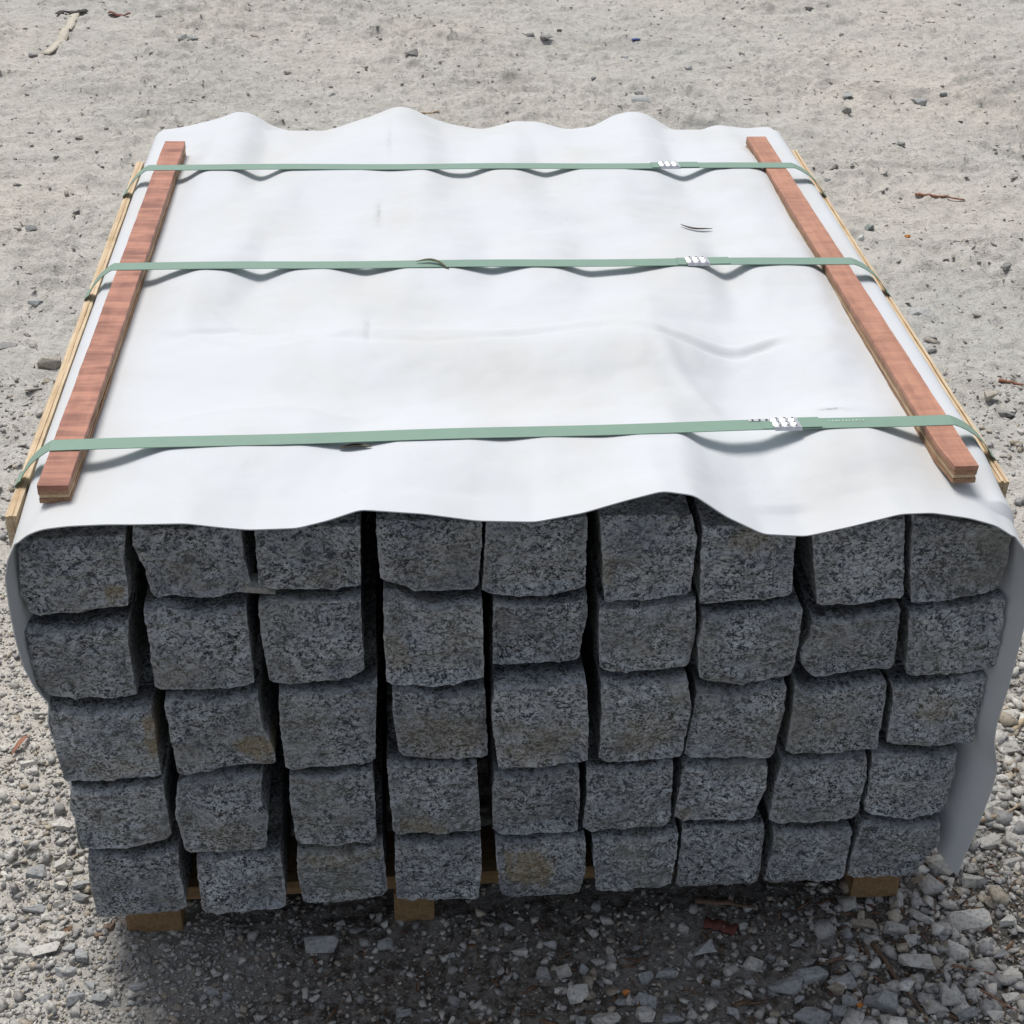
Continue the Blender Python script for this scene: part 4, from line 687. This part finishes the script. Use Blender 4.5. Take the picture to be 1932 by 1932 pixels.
SHORT = {('B3', 1): 'largest pale stone', ('B3', 0): 'pale square stone', ('B3', 2): 'stone below the sheet tip', ('B3', 4): 'brownish block', ('B3', 10): 'upright grey flake', ('B3', 13): 'large grey wedge stone', ('B3', 16): 'yellowish stone', ('B3', 17): 'large rounded grey stone', ('B3', 18): 'wide grey stone',
  ('B2', 4): 'rounded speckled stone', ('B2', 6): 'pale jagged stone', ('B2', 8): 'pale wedge stone', ('B2', 0): 'lone pale stone', ('B1', 0): 'dark angular stone', ('B1', 8): 'pale broad stone', ('B1', 9): 'half buried flat stone', ('B1', 4): 'grey rounded stone', ('B1', 1): 'light grey oval stone', ('B1', 26): 'round brown pebble', ('B1', 29): 'brown pebble at the pallet end'}
ORD = ['nearest', 'second', 'third', 'fourth', 'fifth', 'sixth', 'seventh', 'eighth']
def relative_labels(items, anchors, noun):
    # items: key -> (x, y, look); anchors: phrase -> (x, y); a label by look and by the nearest well-marked neighbour
    g = {}
    for k, (x, y, look) in items.items():
        ph, (ax, ay) = min(anchors.items(), key=lambda q: (q[1][0]-x)**2+(q[1][1]-y)**2)
        dx, dy = x-ax, y-ay; way = ('to the right of' if dx > 0 else 'to the left of') if abs(dx) >= abs(dy) else ('behind' if dy > 0 else 'in front of')
        g.setdefault((look, way, ph), []).append((dx*dx+dy*dy, k))
    out = {}
    for (look, way, ph), l in g.items():
        for i, (_, k) in enumerate(sorted(l)): out[k] = '%s %s %s %s the %s' % (ORD[i], look, noun, way, ph)
    return out
LOOK = ['pale', 'grey', 'tan', 'brown']
keys = []; cnt = {}
for row in GRAVEL:
    k = cnt.get(row[0], 0); cnt[row[0]] = k+1; keys.append((row[0], k))
anch = {SHORT[k]: (row[1], row[2]) for k, row in zip(keys, GRAVEL) if k in SHORT}
RL = relative_labels({k: (row[1], row[2], LOOK[row[5]]) for k, row in zip(keys, GRAVEL) if k not in NAMED}, anch, 'gravel stone')
for i, (key, (c, x, y, w, h, tn)) in enumerate(zip(keys, GRAVEL)):
    rr = np.random.default_rng(500+i)
    dep = h*.75; hz = h*.62
    if key == ('B3', 10): dep, hz = .015, h*.9
    me = hull_rock('gravel_stone', (w, max(dep, w*.5), max(min(hz, w*.8), w*.35)), 700+i, 13)
    col = np.array(TINT[tn])*rr.uniform(.8, 1.15)
    loose('gravel_stone', me, x, y+dep*.2, max(v.co.z for v in me.vertices)*2, tuple(col), (rr.normal(0, .15), rr.normal(0, .15), rr.normal(0, .25)), NAMED.get(key) or RL[key], 'stone', AREA[c][1])
G_, D_, Bg = (.36, .37, .36), (.22, .22, .215), (.42, .38, .32)
FARL = {'flake': (Bg, 'flat beige stone slab lying against the left plywood board', .35), 'dflat': (D_, 'flat dark stone at the left edge of the picture', .3), 'rockA': (G_, 'wedge of grey rock behind the sheet, right of centre', .5), 'rockB': (D_, 'small rock perched behind the grey wedge rock', .6), 'cube': ((.24,.235,.22), 'cube-shaped grey stone behind the right end of the sheet', .95),
 'r1': (G_, 'small flat rock behind the cube-shaped stone', .6), 'r2': (G_, 'grey rock right of the cube-shaped stone', .6), 'pale': ((.62,.62,.6), 'whitish pebble right of the stack beside the orange bit', .8), 'green': ((.26,.29,.27), 'greenish dark pebble right of the stack', .7), 'flat': ((.42,.43,.42), 'pale flat stone flake right of the middle strap', .35), 'tri': ((.30,.29,.28), 'triangular grey stone near the right edge', .8),
 'a1': (D_, 'small dark block on the dust at the upper left', .7), 'c1': (G_, 'left stone of the grey rock cluster at the upper left', .7), 'c2': (G_, 'right stone of the grey rock cluster at the upper left', .7), 'c3': (Bg, 'front stone of the grey rock cluster at the upper left', .6), 's1': (D_, 'dark pointed rock on the dust above the sheet peak', .7), 'd1': (D_, 'dark rounded rock at the top, right of centre', .7), 'd2': (D_, 'smaller dark rock left of the rounded one at the top', .8)}
FSHORT = {'flake': 'flat beige slab', 'rockA': 'wedge of grey rock', 'cube': 'cube-shaped stone', 'r2': 'rock right of the cube-shaped stone', 'pale': 'whitish pebble', 'flat': 'pale flat flake', 'tri': 'triangular stone', 'a1': 'small dark block', 'c2': 'rock cluster at the upper left', 's1': 'dark pointed rock', 'd1': 'dark rounded rock', 'dflat': 'flat dark stone at the left edge'}
FLOOK = ['grey', 'dark', 'beige']
FL = relative_labels({n_: (q[0], q[1], FLOOK[i % 3]) for i, (n_, q) in enumerate(FAR.items()) if n_ not in FARL and n_ not in ('orange', 'blue')}, {FSHORT[n_]: FAR[n_][:2] for n_ in FSHORT}, 'loose stone')
for i, (n_, (x, y, w, h)) in enumerate(FAR.items()):
    rr = np.random.default_rng(900+i)
    if n_ in ('orange', 'blue'): continue
    col, lab, ht = FARL.get(n_) or ([G_, D_, Bg][i % 3], FL[n_], .6)
    me = hull_rock('loose_stone', (w, w*rr.uniform(.6, .95), max(h*.8, w*ht*.6)), 1300+i, 13)
    loose('loose_stone', me, x, y, max(v.co.z for v in me.vertices)*2, tuple(np.array(col)*rr.uniform(.9, 1.1)), (rr.normal(0, .1), rr.normal(0, .1), rr.normal(0, .3)), lab, 'stone', 'loose stones on the dust', .2)
def bit(x, y, s, mat, label):
    me = hull_rock('scrap', s, int(abs(x)*1000), 12); o = link('scrap', me, M[mat], loc=(x, y, float(ground_h(x, y))+s[2]*.6)); o.rotation_euler.z = .5
    tag(o, label, 'scrap')
bit(FAR['orange'][0], FAR['orange'][1], (.018, .012, .010), 'orange', 'orange scrap on the dust right of the stack')
bit(FAR['blue'][0], FAR['blue'][1], (.035, .02, .008), 'blue', 'small blue scrap on the dust at the top')
bit(*LN['orangeA'][0], (.010, .008, .008), 'orange', 'orange bit between stones at the bottom edge')
bit(*LN['orangeB'][0], (.009, .008, .007), 'orange', 'orange bit among grey stones at the lower right')
bit(*LN['barkL'][1], (.022, .010, .006), 'litter', 'reddish bark piece on the gravel at the lower left')

# ------------------------------------------------------------------ gravel, crumbs and bark litter nobody could count
def variants(n, npts, seed):
    out = []
    for i in range(n):
        me = hull_rock('v', (1, 1, 1), seed+i, npts); me.calc_loop_triangles()
        co = np.array([v.co for v in me.vertices]); tr = np.array([t.vertices[:] for t in me.loop_triangles]); out.append((co, tr)); bpy.data.meshes.remove(me)
    return out
VAR = variants(24, 9, 3000)
def scatter(name, pts, sizes, tints, label, cat, flat=(.35, .8), elong=(.6, 1.0), sink=.25, mat='gravel'):
    V = []; F = []; Cc = []; off = 0
    vi = rng.integers(0, len(VAR), len(pts)); gz = ground_h(pts[:, 0], pts[:, 1])
    for k, (co, tr) in enumerate(VAR):
        sel = np.where(vi == k)[0]
        if not len(sel): continue
        n = len(sel); s = sizes[sel]; sx = s; sy = s*rng.uniform(*elong, n); sz = s*rng.uniform(*flat, n)
        a = rng.uniform(0, 6.283, n); tx = rng.normal(0, .25, n); ty = rng.normal(0, .25, n)
        P = co[None]*np.stack([sx, sy, sz], -1)[:, None]
        P[..., 2] += P[..., 0]*tx[:, None]+P[..., 1]*ty[:, None]
        ca, sa = np.cos(a)[:, None], np.sin(a)[:, None]
        X = P[..., 0]*ca-P[..., 1]*sa+pts[sel, 0][:, None]; Y = P[..., 0]*sa+P[..., 1]*ca+pts[sel, 1][:, None]; Z = P[..., 2]+(gz[sel]+sz*(.5-sink))[:, None]
        V.append(np.stack([X, Y, Z], -1).reshape(-1, 3)); F.append((tr[None]+(off+np.arange(n)*len(co))[:, None, None]).reshape(-1, 3)); off += n*len(co)
        Cc.append(np.repeat(np.c_[tints[sel], np.ones(n)], len(co), 0))
    me = mesh_grid_fast(name, np.concatenate(V), np.concatenate(F), smooth=False)
    if mat == 'gravel': attr(me, 'tint', np.concatenate(Cc))
    return tag(link(name, me, M[mat]), label, cat, kind='stuff')
def tints(n, warm=.25):
    base = np.array([(.48, .46, .42), (.38, .37, .355), (.28, .275, .27), (.56, .54, .50), (.42, .36, .28)])
    p = np.array([.32, .22, .12, .34-warm*.5, warm*.5]); p /= p.sum()
    return base[rng.choice(5, n, p=p)]*rng.uniform(.8, 1.15, (n, 1))
def uni(n, x0, x1, y0, y1): return np.c_[rng.uniform(x0, x1, n), rng.uniform(y0, y1, n)]
def lognorm(n, med, sg, lo, hi): return np.clip(med*np.exp(rng.normal(0, sg, n)), lo, hi)
A = np.concatenate([uni(26000, -.95, 1.0, -.26, .14), uni(7000, -1.1, -.57, .14, .9), uni(4000, .57, 1.2, .14, .9)])                                                    # fine grit before the stack
kp = rng.uniform(0, 1, len(A)) > .72*sstep(-.5, -.2, A[:, 0])*sstep(.75, .35, A[:, 0])*(A[:, 1] < .1); A = A[kp]
scatter('fine_gravel', A, lognorm(len(A), .0042, .45, .0018, .012), tints(len(A), .3)*(1-.45*(sstep(-.5, -.25, A[:, 0])*sstep(.65, .4, A[:, 0])*sstep(.12, .05, A[:, 1])))[:, None], 'fine grey gravel on the ground before the stack', 'gravel')  # tint lowered in the middle to paint the stack's shade into the gravel
Bp = uni(5200, .40, 1.15, -.36, .55); keep = rng.uniform(0, 1, len(Bp)) < sstep(.30, .62, Bp[:, 0]+.35*np.maximum(0, -.02-Bp[:, 1])); Bp = Bp[keep]
scatter('crushed_stone', Bp, lognorm(len(Bp), .012, .45, .005, .034), tints(len(Bp), .3)*1.12, 'pale crushed stone on the ground at the right of the stack', 'gravel')
Cp = uni(2600, -1.1, -.35, -.36, .4); keep = rng.uniform(0, 1, len(Cp)) < sstep(-.28, -.6, Cp[:, 0]); Cp = Cp[keep]
Dp = uni(1300, -.4, .6, -.36, .05)
Ep = np.concatenate([Cp, Dp]); scatter('coarse_gravel', Ep, lognorm(len(Ep), .0085, .4, .004, .02), tints(len(Ep), .25)*.95, 'coarse grey gravel before and left of the stack', 'gravel')
Fp = np.concatenate([uni(5500, .56, 1.6, .1, 1.6), uni(4500, -1.25, -.58, .1, 1.6)])
scatter('side_gravel', Fp, lognorm(len(Fp), .0065, .5, .0025, .022), tints(len(Fp), .3), 'loose flakes of gravel beside the stack', 'gravel', (.2, .55))
n = 10000; yy = 1.2+3.9*rng.uniform(0, 1, n)**1.1; xx = .25+(rng.uniform(-1, 1, n))*(1.1+.42*yy); Gp = np.c_[xx, yy]
scatter('dust_crumbs', Gp, lognorm(n, .0065, .5, .003, .03), (np.array([[.46, .43, .385]])*rng.uniform(.75, 1.08, (n, 1))), 'dry crumbs and flakes of earth on the dusty ground', 'gravel', (.10, .32), (.35, 1.0), .35)
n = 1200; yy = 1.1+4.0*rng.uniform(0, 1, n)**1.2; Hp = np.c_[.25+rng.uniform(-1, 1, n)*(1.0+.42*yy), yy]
scatter('ridge_shade_chips', Hp, lognorm(n, .013, .5, .006, .045), np.array([[.27, .245, .21]])*rng.uniform(.6, 1.5, (n, 1)), 'thin dark chips standing in for the shadows of small ridges in the dust', 'shade chips', (.08, .22), (.15, .5), .1)  # flat dark chips added where small ridges in the dust would cast shade
n = 1900; Lp = np.concatenate([uni(1600, .42, 1.1, -.30, .5), uni(300, -.3, .6, -.30, .03)])
scatter('bark_litter', Lp, lognorm(n, .014, .5, .006, .035), np.ones((n, 3)), 'brown shreds of bark between the stones', 'litter', (.06, .12), (.1, .25), -.2, 'litter')
